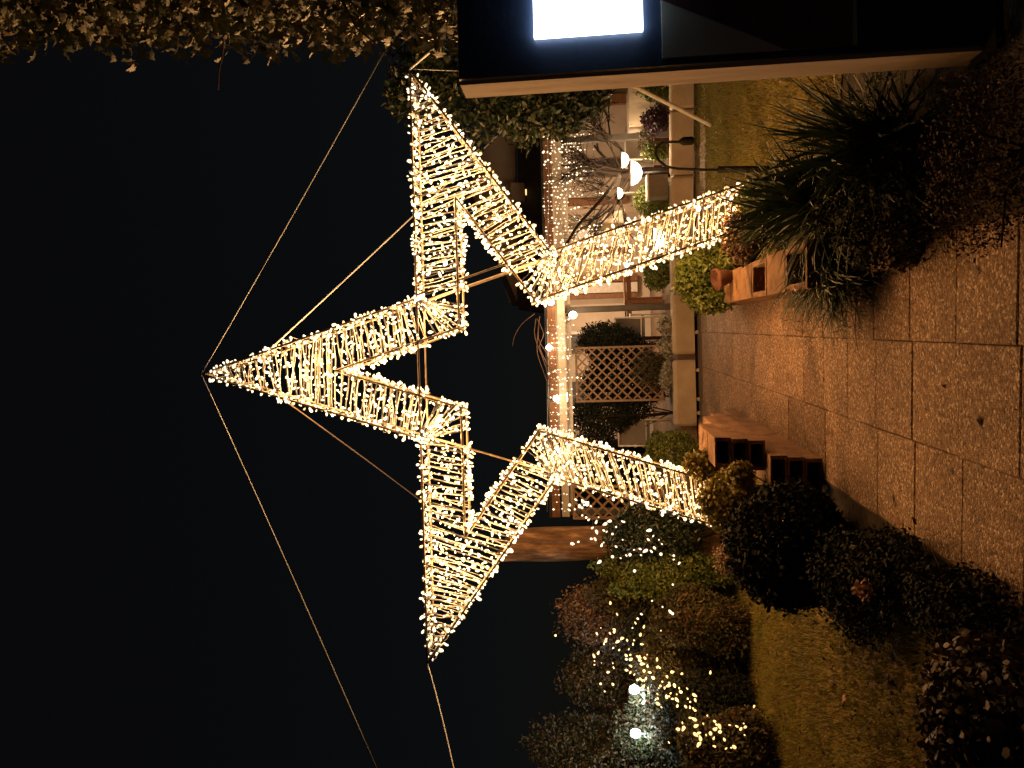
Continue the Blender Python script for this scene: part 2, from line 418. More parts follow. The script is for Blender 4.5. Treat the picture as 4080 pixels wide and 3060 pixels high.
def planter_block(parent, c, lx=.29, ly=.5, h=.165, hole=True, rz=pang):
    mb = MB(); rot = Matrix.Rotation(rz, 3, 'Z'); c = Vector(c); wl = .045
    o_ = [(-lx/2+.003, -ly/2+.003), (lx/2-.003, -ly/2+.003), (lx/2-.003, ly/2-.003), (-lx/2+.003, ly/2-.003)]
    rings = [(o_, 0), (o_, h-.007), ([(x*.975, y*.985) for x, y in o_], h)]
    if hole:
        i_ = [(x*(1-2*wl/lx), y*(1-2*wl/ly)) for x, y in o_]
        rings += [([(x*1.04, y*1.02) for x, y in i_], h), (i_, h-.008), (i_, -.15)]
    vs = [c+rot@Vector((x+rr.uniform(-.003, .003), y+rr.uniform(-.003, .003), z)) for ring, z in rings for x, y in ring]
    fs = [(4*k+i, 4*k+(i+1) % 4, 4*k+4+(i+1) % 4, 4*k+4+i) for k in range(len(rings)-1) for i in range(4)]
    b = 4*(len(rings)-1)
    if not hole: fs.append((b, b+1, b+2, b+3)); fs.append((3, 2, 1, 0))
    mb.add(vs, fs); return mb.build('hollow_block' if hole else 'block', M['block'], parent)
rw = empty('block_wall', (.9, 4.6, 0), 'low wall of orange hollow blocks with two dark cavities on top, right of the paving', 'wall')
RXO = on(3020, 1187, .33)
def rx_(y): return RXO.x+(y-RXO.y)*.071
pa, pb_ = on(3020, 1109, .33), on(3168, 1120, .33)
sp2 = (pa.y-pb_.y)/2
for k in range(-2, 5):
    y = pa.y+k*sp2 if k <= 0 else pa.y+k*.52
    ln_ = sp2 if k < 0 else .52
    for c_ in (0, 1):
        if c_ == 0 and k in (0, -2, -1, -3): 
            for sx in (-.13, .13): MB().box((rx_(y)+.15+sx, y, .075), (.028, ln_-.004, .165), pang).build('block', M['block'], rw)
            continue
        off = .14 if (c_ == 0) else 0
        planter_block(rw, (rx_(y+off)+.15, y+off, -.01+.17*c_), ly=ln_-.004, hole=(c_ == 1 and k in (0, -2)), rz=pang+rr.uniform(-.012, .012))
for k, (px, py) in enumerate(((3603, 935),)):
    p = on(3655, 935)
    tag(hollow_block(None, (p.x, p.y+.14, -.02), lx=.30, ly=.28, h=.15), 'single reddish block standing at the edge of the dark right bed', 'block')
for k, y in enumerate((4.6, 5.1, 5.45)):
    pass

# ---------------------------------------------------------------- low pale wall + terrace
ya = 12.05
low = empty('low_wall', (.6, ya, 0), 'long low pale wall of rounded blocks along the edge of the terrace', 'wall')
def pale_block(p0, p1, y0, y1, h=.36, r=.05):
    a = Vector((p0, y0, 0)); b = Vector((p1, y1, 0)); d = (b-a); ln = d.length; d.normalize(); n_ = Vector((-d.y, d.x, 0))
    prof = [(0, .03), (0, h-r), (r*.3, h-r*.3), (r, h), (.3-r, h), (.3-r*.3, h-r*.3), (.3, h-r), (.3, .03)]
    mb = MB(); e = .035
    stations = [(0, 1), (e, 0), (ln-e, 0), (ln, 1)]
    vs = []
    for s_, k in stations:
        for q, z in prof:
            qq = q; zz = z
            if k: qq = .15+(q-.15)*.8; zz = z if z < .1 else z-.03
            vs.append(a + d*s_ + n_*qq + Vector((0, 0, zz)))
    m_ = len(prof); fs = []
    for s_ in range(3):
        for i in range(m_): fs.append((s_*m_+i, s_*m_+(i+1) % m_, (s_+1)*m_+(i+1) % m_, (s_+1)*m_+i))
    fs.append(tuple(range(m_))[::-1]); fs.append(tuple(3*m_+i for i in range(m_)))
    mb.add(vs, fs, False); return mb.build('stone', M['kerb'], low)
def wx(py, V=2770): return at(V, py, ya).x
segs = [(1697, 1433), (1408, 1165), (1161, 950), (945, 720), (715, 480), (475, 240), (235, -30)]
for a_, b_ in segs:
    x0, x1 = wx(a_), wx(b_)
    f_ = lambda x: ya - max(0, x-1.6)*.22
    pale_block(x0, x1, f_(x0), f_(x1))
for px in (1325, 1475, 1590, 1645):
    MB().box((wx(px), ya-.05, .0), (.05, .12, .05), 0, .01).build('foot', M['kerb'], low)
terr = MB().box((1.5, 17.4, .12), (13, 10.1, .26)).build('terrace', M['terrace']); tag(terr, kind='structure')
TZ = .25

# ---------------------------------------------------------------- house behind the terrace
YH = 17.6
hs = empty('house', (2, YH, TZ), 'pale rendered house with brown door frames behind the terrace', 'house')
xa = at(2350, 1740, YH).x; xb = at(2350, 150, YH).x
zt = at(2195, 1300, YH).z
def wallpiece(p_l, p_r, v_t, v_b, mat, Y, name='wall', th=.12, zb=None):
    x0, x1 = at(2350, p_l, Y).x, at(2350, p_r, Y).x
    z1 = at(v_t, (p_l+p_r)/2, Y).z; z0 = at(v_b, (p_l+p_r)/2, Y).z if zb is None else zb
    return MB().box(((x0+x1)/2, Y+th/2, (z0+z1)/2), (abs(x1-x0), th, abs(z1-z0))).build(name, mat, hs)
wallpiece(1760, 100, 2170, 2600, M['wallpale'], YH+.3, zb=TZ)
# doors, frames and dark openings
for (l, r_, t, b_, mt, nm, d) in [
    (1190, 1172, 2240, 2540, 'brownwood', 'door_frame', .0), (1125, 1095, 2240, 2540, 'brownwood', 'door_frame', .0),
    (1168, 1130, 2250, 2540, 'white', 'door', .08), (1330, 1318, 2240, 2540, 'white', 'door_frame', .0),
    (1400, 1334, 2262, 2320, 'greymetal', 'window', .06), (1012, 985, 2290, 2500, 'brownwood', 'shutter', .0),
    (905, 880, 2240, 2520, 'brownwood', 'door_frame', .0), (985, 910, 2290, 2490, 'white', 'shutter', .05),
    (815, 790, 2260, 2500, 'brownwood', 'door_frame', .0), (700, 640, 2330, 2470, 'greymetal', 'window', .06),
    (420, 380, 2330, 2520, 'brownwood', 'shutter', .0), (1620, 1520, 2275, 2330, 'greymetal', 'window', .06)]:
    wallpiece(l, r_, t, b_, M[mt], YH+.3-.13-.05*(nm != 'window')+d*.2, nm, .1)

# gable house further back
g = empty('gable_house', (1.5, 24, 0), 'tall dark roofed house with a pale gable wall behind the star', 'house')
A = lambda px, py, Y=24: at(px, py, Y)
def prism_wall(pts, mat, name, parent, th=.3, Y=24):
    P = [A(px, py, Y) for px, py in pts]; n = len(P)
    vs = P + [p+Vector((0, th, 0)) for p in P]
    fs = [tuple(range(n)), tuple(range(n, 2*n))[::-1]] + [(i, i+n, (i+1) % n+n, (i+1) % n) for i in range(n)]
    return MB().add(vs, fs).build(name, mat, parent)
prism_wall([(2030, 1205), (1965, 1000), (1870, 760), (1950, 540), (2052, 520), (2060, 1215)], M['gable'], 'gable_wall', g)
prism_wall([(2065, 1230), (2062, 500), (2200, 480), (2210, 1250)], M['roofdark'], 'roof', g, Y=23.2, th=.4)
prism_wall([(2040, 1215), (2064, 1215), (1866, 745), (1850, 745)], M['roofdark'], 'roof_verge', g, Y=23.7, th=.25)
prism_wall([(2035, 800), (2035, 728), (2088, 728), (2092, 800)], M['gable'], 'dormer_wall', g, Y=22.6, th=.3)
lw_ = prism_wall([(2086, 776), (2086, 754), (2098, 754), (2098, 776)], M['bulbdim'], 'lit_window', g, Y=22.9, th=.05)
lw_['label'] = 'small lit yellow window'

# ---------------------------------------------------------------- pergola over the terrace
YP = 12.5
pg = empty('pergola', (1, YP, TZ), 'brown and white roofed pergola edge strung with bulbs over the terrace', 'pergola')
def bar(name, p, q, w_, h_, mat, parent, Y1=None):
    a = Vector(p); b = Vector(q); d = b-a; ln = d.length; rot = d.to_track_quat('X', 'Z').to_matrix()
    return MB().box((a+b)/2, (ln, w_, h_), M=rot).build(name, mat, parent)
zl = at(2203, 1500, YP).z
xL, xR = at(2200, 2060, YP).x, at(2200, 540, YP).x
nb = 9
for i in range(nb):      # fascia boards end to end
    x0 = xL+(xR-xL)*i/nb; x1 = xL+(xR-xL)*(i+1)/nb-.012
    bar('fascia_board', (x0, YP, zl), (x1, YP, zl), .04, .13, M['brownwood'], pg)
bar('white_beam', (xL, YP+.06, zl-.155), (xR, YP+.06, zl-.155), .08, .12, M['whitewood'], pg)
bar('white_beam', (xL, YP+.35, zl-.26), (xR, YP+.35, zl-.26), .06, .08, M['white'], pg)
for i in range(12):
    x = xL + (xR-xL)*(i+.5)/12
    bar('rafter', (x, YP+.05, zl+.02), (x, YP+4.5, zl+.25), .07, .1, M['brownwood'], pg)
mbp = MB(); mbp.box(((xL+xR)/2, YP+2.4, zl+.20), (xR-xL, 4.9, .04), M=Matrix.Rotation(.045, 3, 'X')); mbp.build('roof', M['roofdark'], pg)
for py in (1230, 2045, 545):
    p = at(2300, py, YP+.02)
    MB().box((p.x, YP+.2, (TZ+zl-.25)/2+.02), (.095, .095, zl-.25-TZ+.1)).build('post', M['greymetal'], pg)

# lattice trellis
def trellis(px0, px1, V0, V1, Y, label, root_name='lattice_trellis', n=7):
    a = at(V1, px0, Y); b = at(V0, px1, Y); x0, x1 = sorted((a.x, b.x)); z0, z1 = sorted((a.z, b.z))
    e = empty(root_name, ((x0+x1)/2, Y, z0), label, 'trellis')
    fw = .035
    MB().box((x0, Y, (z0+z1)/2), (fw, .04, z1-z0)).build('frame_bar', M['lattice'], e)
    MB().box((x1, Y, (z0+z1)/2), (fw, .04, z1-z0)).build('frame_bar', M['lattice'], e)
    MB().box(((x0+x1)/2, Y, z1), (x1-x0+fw, .041, fw)).build('frame_bar', M['lattice'], e)
    MB().box(((x0+x1)/2, Y, z0), (x1-x0+fw, .041, fw)).build('frame_bar', M['lattice'], e)
    W, Hh = x1-x0, z1-z0; st = .165
    for sgn, yo in ((1, -.011), (-1, .011)):
        c = -Hh if sgn == 1 else 0
        c = (math.floor(c/st))*st
        while c < W+Hh:
            pts = []
            # line x = c + t (sgn 1) or x = c - t, z = t
            for t in (0, Hh): pts.append((c+sgn*t if sgn == 1 else c-t, t))
            (xa_, za_), (xb_, zb_) = pts
            def clip(xa_, za_, xb_, zb_):
                t0, t1 = 0.0, 1.0; dx = xb_-xa_
                for lo, hi in ((0, W),):
                    ta, tb = (lo-xa_)/dx, (hi-xa_)/dx
                    if ta > tb: ta, tb = tb, ta
                    t0, t1 = max(t0, ta), min(t1, tb)
                if t1-t0 < .04: return None
                return xa_+dx*t0, za_+(zb_-za_)*t0, xa_+dx*t1, za_+(zb_-za_)*t1
            r_ = clip(xa_, za_, xb_, zb_)
            if r_:
                bar('slat', (x0+r_[0], Y+yo, z0+r_[1]), (x0+r_[2], Y+yo, z0+r_[3]), .012, .028, M['lattice'], e)
            c += st
    return e
trellis(1592, 1388, 2295, 2640, 13.0, 'brown lattice trellis between two dark round bushes on the terrace')
trellis(2062, 1940, 2285, 2640, 10.9, 'brown lattice trellis behind the left leg of the star')

# ================================================================== THE STAR
SY, SD, RO, W_ = 6.62, .28, 2.661, .35
cz = 2.253; cx = .15
star = empty('light_star', (cx, SY, 0), 'giant walk-through star frame wrapped in warm glowing string lights', 'light sculpture')
def pol(r, a): return Vector((r*cos(R(a)), r*sin(R(a))))
rin = RO*.381966
order = [(RO, -54), (rin, -18), (RO, 18), (rin, 54), (RO, 90), (rin, 126), (RO, 162), (rin, 198), (RO, 234)]
out2 = [pol(*o) for o in order]
def offs(a, b, w):     # line a->b moved to the star's inside (left of travel, as the order runs anticlockwise)
    d = (b-a).normalized(); n_ = Vector((-d.y, d.x)); return a+n_*w, b+n_*w
def isect(p, q, r_, s_):
    d1, d2 = q-p, s_-r_; den = d1.x*d2.y-d1.y*d2.x; t = ((r_.x-p.x)*d2.y-(r_.y-p.y)*d2.x)/den; return p+d1*t
L2 = [offs(out2[i], out2[i+1], W_) for i in range(8)]
in2 = [None]*9
for i in range(1, 8): in2[i] = isect(*L2[i-1], *L2[i])
zf = -cz + .02                       # feet stand on the ground
def at_h(p, q, z): t = (z-p.y)/(q.y-p.y); return p+(q-p)*t
foot_o = [at_h(out2[0], out2[1], max(zf, out2[0].y)), at_h(out2[8], out2[7], max(zf, out2[8].y))]
in2[0] = at_h(*L2[0], foot_o[0].y); in2[8] = at_h(*L2[7], foot_o[1].y)
out2[0], out2[8] = foot_o
YAW, TILT = .022, -.113
def w3(p, k): return Vector((cx+p.x*cos(YAW), SY-.1+SD*k-p.x*sin(YAW)+p.y*TILT, cz+p.y))
def rail(a, b, k, r_=.011):
    A_, B_ = w3(a, k), w3(b, k)
    mid = [A_.lerp(B_, t) for t in (0, .33, .66, 1)]
    return MB().tube(mid, r_, 6).build('frame_rail', M['rail'], star)
for k in (0, 1):
    for i in range(8):
        rail(out2[i], out2[i+1], k); rail(in2[i], in2[i+1], k)
    rail(out2[0], in2[0], k); rail(out2[8], in2[8], k)
# depth ties at the corners
for i in range(9):
    MB().tube([w3(out2[i], 0), w3(out2[i], 1)], .009, 5).build('frame_tie', M['rail'], star)
    MB().tube([w3(in2[i], 0), w3(in2[i], 1)], .009, 5).build('frame_tie', M['rail'], star)
# straight rods that close the inner pentagon
rail(out2[3], out2[5], 0, .010); rail(out2[3], out2[5], 1, .008)
rail(out2[3], out2[1], 1, .015); rail(out2[3]+Vector((.03, 0)), out2[1]+Vector((.03, 0)), 0, .009)
rail(out2[5], out2[7], 1, .009)

rs = random.Random(21)
loops = []    # list of (A, B): outer/inner 2D ends of each wrap
def add(a, b): loops.append((a, b))
t18 = tan(R(18)); sp = .058
for tip_a in (90, 18, 162):
    ax = pol(1, tip_a); tip = ax*RO; pr = Vector((-ax.y, ax.x)); dv = W_/sin(R(18)); d = .07
    dmax = RO*.691
    while d < dmax:
        jj = rs.uniform(-.02, .02); sk = rs.uniform(-.03, .03)
        c = tip - ax*d
        if d < dv:
            add(c+pr*(d*t18)+ax*sk, c-pr*(d*t18)-ax*sk)
        else:
            for s in (1, -1):
                add(c+pr*s*(d*t18)+ax*jj, c+pr*s*((d-dv)*t18)-ax*jj*1.5-ax*.05)
        d += sp*rs.uniform(.85, 1.15)
for (i, s) in ((0, 1), (7, 1)):       # legs
    a, b = (out2[1], out2[0]) if i == 0 else (out2[7], out2[8])
    c, d_ = (in2[1], in2[0]) if i == 0 else (in2[7], in2[8])
    ln = (b-a).length; n = int(ln/sp)
    for k in range(n+1):
        t = k/n; jj = rs.uniform(-.012, .012)
        add(a.lerp(b, min(1, max(0, t+jj))), c.lerp(d_, min(1, max(0, t-jj-.012))))
for i in (1, 3, 5, 7):                # fans at the notches
    prev, nxt = in2[i-1], in2[i+1]
    for q in (.0, .06, .12, .18):
        add(out2[i], in2[i].lerp(prev, q)); 
        if q: add(out2[i], in2[i].lerp(nxt, q))
print('loops', len(loops))
bulbP = []; bulbD = []
for (a, b) in loops:
    pts = []
    corners = [w3(a, 0), w3(b, 0), w3(b, 1), w3(a, 1)]
    mb = MB()
    for strand in range(2 if rs.random() < .45 else 1):
        off = Vector((rs.uniform(-.012, .012), 0, rs.uniform(-.012, .012)))*(1+strand*1.6)
        ring = []
        for q in range(4):
            p, p2 = corners[q]+off, corners[(q+1) % 4]+off
            L_ = (p2-p).length; seg = 3 if L_ > .15 else 1
            for s in range(seg):
                t = s/seg; jit = Vector((rs.gauss(0, .007), rs.gauss(0, .007), rs.gauss(0, .007)))*(.3 if s == 0 else 1)
                ring.append(p.lerp(p2, t)+jit)
        mb.tube(ring, .0052 if strand == 0 else .0028, 4, closed=True)
        if strand == 0: base = ring
    mb.build('light_wire', M['wire'], star)
    cc = (corners[0]+corners[2])/2
    s = rs.uniform(0, .05); per = 0
    for q in range(4):
        p, p2 = corners[q], corners[(q+1) % 4]; L_ = (p2-p).length
        while s < L_:
            P_ = p.lerp(p2, s/L_)
            face = Vector((0, -1, 0)) if q == 0 else (Vector((0, 1, 0)) if q == 2 else (P_-cc).normalized())
            dr = (face*.7 + Vector((rs.gauss(0, .6), rs.gauss(0, .5), rs.gauss(0, .6)))).normalized()
            bulbP.append(P_+dr*.012+Vector((rs.gauss(0, .008), 0, rs.gauss(0, .008)))); bulbD.append(dr)
            s += rs.uniform(.03, .10)*(1 if q in (0, 2) else .8)
        s -= L_
print('bulbs', len(bulbP))
def bulb_mesh(name, mat, sc=1.0):
    mb = MB(); mb.lathe((0, 0, 0), [(.003, 0), (.0055, .006), (.0085, .014), (.0095, .021), (.007, .029), (.002, .033)], 7)
    for i in range(len(mb.v)): mb.v[i] = tuple(x*sc for x in mb.v[i])
    me = mb.mesh(name); me.materials.append(mat); return me
BM, BC = bulb_mesh('bulb', M['bulb'], .88), bulb_mesh('bulb', M['bulbcool'], 1.2)
def quat(d): return Vector(d).to_track_quat('Z', 'Y')
idx = sorted(range(len(bulbP)), key=lambda i: bulbP[i].y + rs.random()*.05)   # nearest the camera first
single = set(idx[:2*300:2]); cool = set(rs.sample(range(len(bulbP)), 26))
rest = MB(); dim = MB(); tv = [Vector(v.co) for v in BM.vertices]; tf = [tuple(p.vertices) for p in BM.polygons]
for i, (p, d) in enumerate(zip(bulbP, bulbD)):
    sc = rs.choice((rs.uniform(.6, .9), rs.uniform(.9, 1.2), rs.uniform(1.1, 1.6)))
    if i in single or i in cool:
        o = link('bulb', BC if i in cool else BM, None, star); o.location = p
        o.rotation_mode = 'QUATERNION'; o.rotation_quaternion = quat(d); o.scale = (sc,)*3
        if i in cool: o['label'] = 'cool bluish bulb'
    else:
        mt = quat(d).to_matrix()*sc; (dim if rs.random() < .3 else rest).add([p+mt@v for v in tv], tf, True)
ro = rest.build('small_bulbs', M['bulb'], star); tag(ro, kind='stuff')
tag(dim.build('dim_bulbs', M['bulbsoft'], star), 'smaller yellower bulbs', kind='stuff')
# light given off by the wrapped bulbs
def run_lights(a, b, n, pw):
    for i in range(n):
        t = (i+.5)/n; p = a.lerp(b, t); lamp('bulb_light', w3(p, .5), pw, WARM, .012, star)
mid = [(o_+i_)/2 for o_, i_ in zip(out2, in2)]
for i in range(8): run_lights(mid[i], mid[i+1], 8, 16.5)

# guy ropes
def rope(p, q, r_, mat, label, sag=0.0, n=8, name='guy_rope'):
    p, q = Vector(p), Vector(q)
    pts = [p.lerp(q, i/n) - Vector((0, 0, sag*4*(i/n)*(1-i/n))) for i in range(n+1)]
    o = MB().tube(pts, r_, 5).build(name, mat); tag(o, label, 'rope', 'guy ropes of the star'); return o
tipT = w3(out2[4], .5); tipR = w3(out2[2], .5); tipL = w3(out2[6], .5)
rope(w3(out2[4], 0), at(1530, 205, 4.6), .0055, M['rope'], 'thin guy rope from the star tip up to the ivy on the right', .01)
rope(w3(out2[4], 0), at(1520, 3110, 4.2), .0055, M['rope'], 'thin guy rope from the star tip down to the left edge of the picture', .01)
rope(w3(out2[4].lerp(out2[3], .2), 1), at(2165, 360, 10.5), .008, M['rope'], 'thick guy rope passing behind the right arm of the star', .03)
rope(w3(out2[4].lerp(out2[5], .25), 1), at(1760, 2060, 10.5), .007, M['ropedark'], 'dark guy rope passing behind the left arm of the star', .02)
rope(w3(out2[6], 0), at(1820, 3120, 5.6), .005, M['rope'], 'guy rope from the left tip of the star to the left edge of the picture', .01)
rope(w3(out2[2], 0), at(1738, 185, 5.2), .009, M['rope'], 'short guy rope from the right tip of the star up into the ivy')
rope(w3(out2[2], 0)+Vector((0, 0, -.03)), at(1830, 282, 5.6), .004, M['rope'], 'short level guy rope from the right tip of the star behind the board')

# ================================================================== NOTICE BOARD (right, near)
YB = 3.2
bf = at(1825, 370, YB); bx = at(1825, 318, YB).x
bz1 = at(1828, 374, YB).z; bz0 = .03
nbd = empty('display_board', (bx+.4, YB, 0), 'tall navy display board with a bright white screen and pale timber edge', 'display board')
MB().box((bx+.55, YB+.04, (bz0+bz1)/2), (1.1-.016, .05, bz1-bz0)).build('panel', M['board'], nbd)
MB().box((bx-.007, YB+.095, (bz0+bz1)/2-.003), (.018, .150, bz1-bz0), ch=.003).build('timber_edge', M['boardwood'], nbd)
MB().box((bx+.55, YB+.02, bz0-.01), (1.2, .2, .03)).build('foot', M['black'], nbd)
sl, sr_ = at(2130, 152, YB).x, at(2130, -160, YB).x; sz1, sz0 = at(2128, 150, YB).z, at(2562, 120, YB).z
scr = MB().box(((sl+sr_)/2, YB+.001, (sz0+sz1)/2), (sr_-sl, .028, sz1-sz0)); 
scr.build('screen', M['screen'], nbd)['label'] = 'blank glowing white screen'
px0, pz1, pz0 = at(2640, 228, YB).x, at(2640, 225, YB).z, at(3420, 190, YB).z
MB().box((px0+.40, YB+.0105, (pz0+pz1)/2), (.80, .007, pz1-pz0)).build('poster', M['poster'], nbd)
pm = MB(); zz = YB+.0055
pp = [at(2640, 0, YB), at(3000, 140, YB), at(3130, 195, YB), at(3400, 180, YB), at(3400, -60, YB), at(2640, -60, YB)]
pm.add([(p.x, zz, p.z) for p in pp], [tuple(range(6))]).build('poster_shade', M['postershade'], nbd)  # painted shade on the poster, cut along its diagonal shadow edge

# ================================================================== PLANTS
LEAFPTS = []
def on_leaves(px, py, Y0, tol=11):
    """the nearest leaf seen at that place, so that a bulb hangs on the shrub and not in the air"""
    A_ = np.vstack(LEAFPTS); q = A_-np.array([0, 0, H]); f, r, u = (np.array(v) for v in (_f, _R, _U))
    z = q@f; X = 2040-F*(q@u)/z; Yp = 1530-F*(q@r)/z
    k = (np.abs(X-px) < tol) & (np.abs(Yp-py) < tol) & (A_[:, 1] > Y0-1.3) & (A_[:, 1] < Y0+1.6)
    Y = A_[k, 1].min()-.03 if k.any() else Y0
    return at(px, py, Y)
def shrub(name, label, cat, c, rad, n, leaf, mat, size, tmpl=LEAF, seed=0, stem=True, group=None, singles=0, tilt=1.1, lumps=10, amp=.25, inner=.5, zmin=0.0, clusters=None):
    e = empty(name, (c[0], c[1], max(zmin, 0)), label, cat, group)
    P, d = blob(c, rad, n, seed=seed, zmin=zmin+.01, lumps=lumps, amp=amp, inner=inner)
    if clusters:
        for (cc, cr, cn) in clusters:
            P2, d2 = blob(cc, cr, cn, seed=seed+5, zmin=zmin+.01); P = np.vstack([P, P2]); d = np.vstack([d, d2])
    if 7 < c[1] < 11: LEAFPTS.append(P)
    sz = rng.uniform(.65, 1.2, len(P))*size
    me = leaves_mesh('foliage', P, sz, tmpl, d, tilt)
    f_ = link('foliage', me, mat, e); tag(f_, kind='stuff')
    if singles:
        key = P[:, 1] + .3*(P[:, 2] < c[2]); ids = np.argsort(key)[:singles*3:3]
        tm = np_mesh('leaf', tmpl[0], tmpl[1]); tm.materials.append(mat)
        Ms = rot_mats(len(ids), d[ids], .8)
        for q, i in enumerate(ids):
            o = link('leaf', tm, None, e); o.location = P[i]+d[i]*.02
            o.rotation_euler = Matrix(Ms[q].tolist()).to_euler(); o.scale = (sz[i]*1.25,)*3
    if stem:
        mb = MB(); r3 = random.Random(seed)
        base = Vector((c[0], c[1], zmin-.02))
        for k in range(7):
            dd = Vector((r3.gauss(0, 1)*rad[0]*.6, r3.gauss(0, 1)*rad[1]*.6, rad[2]*r3.uniform(.4, 1.2)+c[2]-zmin-rad[2]*.2))
            pts = [base+Vector((r3.gauss(0, .015), r3.gauss(0, .015), 0)), base+dd*.45+Vector((r3.gauss(0, .03), r3.gauss(0, .03), .05)), base+dd*.85]
            mb.tube(pts, .012 if size > .03 else .008, 5, .003)
        mb.build('stem', M['bark'], e)
    return e
# left side by the path
def c3(px, py, Y, z=None):
    p = at(px, py, Y) if z is None else on(px, py, z)
    return (p.x, p.y, p.z)
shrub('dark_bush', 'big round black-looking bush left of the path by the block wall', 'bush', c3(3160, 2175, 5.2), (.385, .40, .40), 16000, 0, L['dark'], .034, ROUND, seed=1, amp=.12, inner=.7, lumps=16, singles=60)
shrub('gold_bush', 'yellow-lit bush at the foot of the star\'s left leg', 'bush', c3(2930, 2000, 5.9), (.21, .20, .25), 5200, 0, L['gold'], .036, ROUND, seed=2, singles=80,
      clusters=[(c3(2810, 1850, 6.3), (.12, .14, .17), 1900), (c3(2950, 1900, 5.5), (.10, .10, .09), 1000)])
shrub('small_bush', 'brown-tipped low bush between the dark bush and the left lawn', 'bush', c3(2960, 2230, 6.6), (.15, .2, .26), 2200, 0, L['brown'], .036, LEAF, seed=3)
shrub('green_bush', 'dark green bush by the low wall, behind the hollow blocks', 'bush', c3(2670, 1790, 10.3), (.30, .26, .42), 4200, 0, L['green'], .045, LEAF, seed=4)
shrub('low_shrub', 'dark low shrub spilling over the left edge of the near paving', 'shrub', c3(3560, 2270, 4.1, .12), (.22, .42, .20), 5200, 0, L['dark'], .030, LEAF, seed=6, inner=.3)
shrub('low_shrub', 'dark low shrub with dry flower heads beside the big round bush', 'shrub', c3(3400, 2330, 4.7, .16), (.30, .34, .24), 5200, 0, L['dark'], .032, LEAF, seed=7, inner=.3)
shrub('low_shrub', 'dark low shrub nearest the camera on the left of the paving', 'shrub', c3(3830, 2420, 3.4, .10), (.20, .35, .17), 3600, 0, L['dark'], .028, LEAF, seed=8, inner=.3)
shrub('brown_bush', 'bush with curled brown leaves in the near left corner', 'bush', c3(3970, 2910, 2.95), (.29, .34, .31), 6200, 0, L['dullgold'], .033, ROUND, seed=9, singles=70, inner=.6)
hd = empty('dry_flower_head', on(3440, 2350, .3), 'pinkish dry flower head poking out of the dark shrubs', 'flower')
P, d = blob(on(3440, 2350, .3), (.05, .05, .04), 90, seed=3, inner=.7)
tag(link('petals', leaves_mesh('petals', P, np.full(len(P), .022), ROUND, d), L['pinkdry'], hd), kind='stuff')
MB().tube([Vector(hd.location), Vector(hd.location)-Vector((0, .02, .3))], .004, 5).build('stalk', M['bark'], hd)

# right side by the path
shrub('green_bush', 'leafy yellow-green bush at the end of the right block wall', 'bush', c3(2800, 1080, 7.7), (.29, .26, .30), 5200, 0, L['green'], .050, LEAF, seed=12, singles=90,
      clusters=[(c3(2830, 1195, 7.6), (.14, .13, .21), 1300)])
shrub('flower_bush', 'bush with brown dried flowers behind the open hollow block', 'bush', c3(2960, 930, 6.75), (.20, .24, .19), 3600, 0, L['brown'], .032, ROUND, seed=13, inner=.45,
      clusters=[(c3(2985, 1020, 6.5), (.08, .08, .10), 700)])
shrub('low_shrub', 'leafy green plant at the foot of the star\'s right leg', 'shrub', c3(3060, 800, 6.4), (.22, .20, .20), 2600, 0, L['green'], .055, LEAF, seed=14, inner=.4)
shrub('twiggy_shrub', 'brown twiggy shrub in the near right corner under the board', 'shrub', c3(3950, 620, 3.3, .15), (.34, .42, .20), 6500, 0, L['twig'], .018, LEAF, seed=15, inner=.3)
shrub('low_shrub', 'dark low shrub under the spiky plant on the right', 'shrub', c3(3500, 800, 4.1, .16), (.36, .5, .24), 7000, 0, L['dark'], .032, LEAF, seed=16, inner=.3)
PT = c3(2915, 1098, 7.15); PT = (PT[0], PT[1], .33)
pot = empty('flower_pot', PT, 'terracotta pot tilted on top of the right block wall', 'pot')
MB().lathe(PT, [(.055, 0), (.085, .12), (.10, .125), (.10, .155), (.085, .155), (.08, .11), (.0, .10)], 20, (-.25, -.25, 1)).build('pot_body', M['terracotta'], pot)

def blade_mesh(length, droop, wd, seed):
    r3 = random.Random(seed); n = 7; vs = []; fs = []
    for i in range(n):
        t = i/(n-1); a = droop*t*t; x = length*t*cos(a*.6); z = length*(t*.35 - droop*.30*t*t)
        w_ = wd*(1-t**2.2)*(.7+.6*min(1, t*4)) + .0006
        vs += [(x, -w_, z+w_*.4), (x, 0, z), (x, w_, z+w_*.4)]
    for i in range(n-1):
        b = i*3
        for k in (0, 1): fs.append((b+k, b+k+1, b+k+4, b+k+3))
    me = bpy.data.meshes.new('blade'); me.from_pydata(vs, [], fs); me.materials.append(L['blade']); me.update(); return me
def spiky(label, c, n, ln, seed, el=(-.25, 1.45), wd=.0092, name='spiky_plant', droop=1.0, azr=(0, 2*pi)):
    e = empty(name, (c[0], c[1], 0), label, 'plant'); r3 = random.Random(seed)
    BMs = [blade_mesh(ln*r3.uniform(.75, 1.1), r3.uniform(.3, 1.5)*droop, wd*r3.uniform(.7, 1.3), i+seed) for i in range(10)]
    for i in range(n):
        o = link('blade', BMs[i % 10], None, e); o.location = (c[0]+r3.gauss(0, .05), c[1]+r3.gauss(0, .05), c[2]+r3.uniform(-.1, .1))
        o.rotation_euler = (r3.uniform(-.3, .3), -r3.uniform(*el)+.2, r3.uniform(*azr))
    MB().tube([(c[0], c[1], -.03), (c[0]+.01, c[1], c[2]*.6), (c[0], c[1], c[2])], .05, 8, .035).build('stem', M['bark'], e)
    return e
spiky('big dark spiky plant with fanned blades right of the path', c3(3330, 790, 4.6), 296, .72, 3)
spiky('second spiky plant with long blades nearer the board', c3(3560, 560, 3.9), 260, .66, 5)
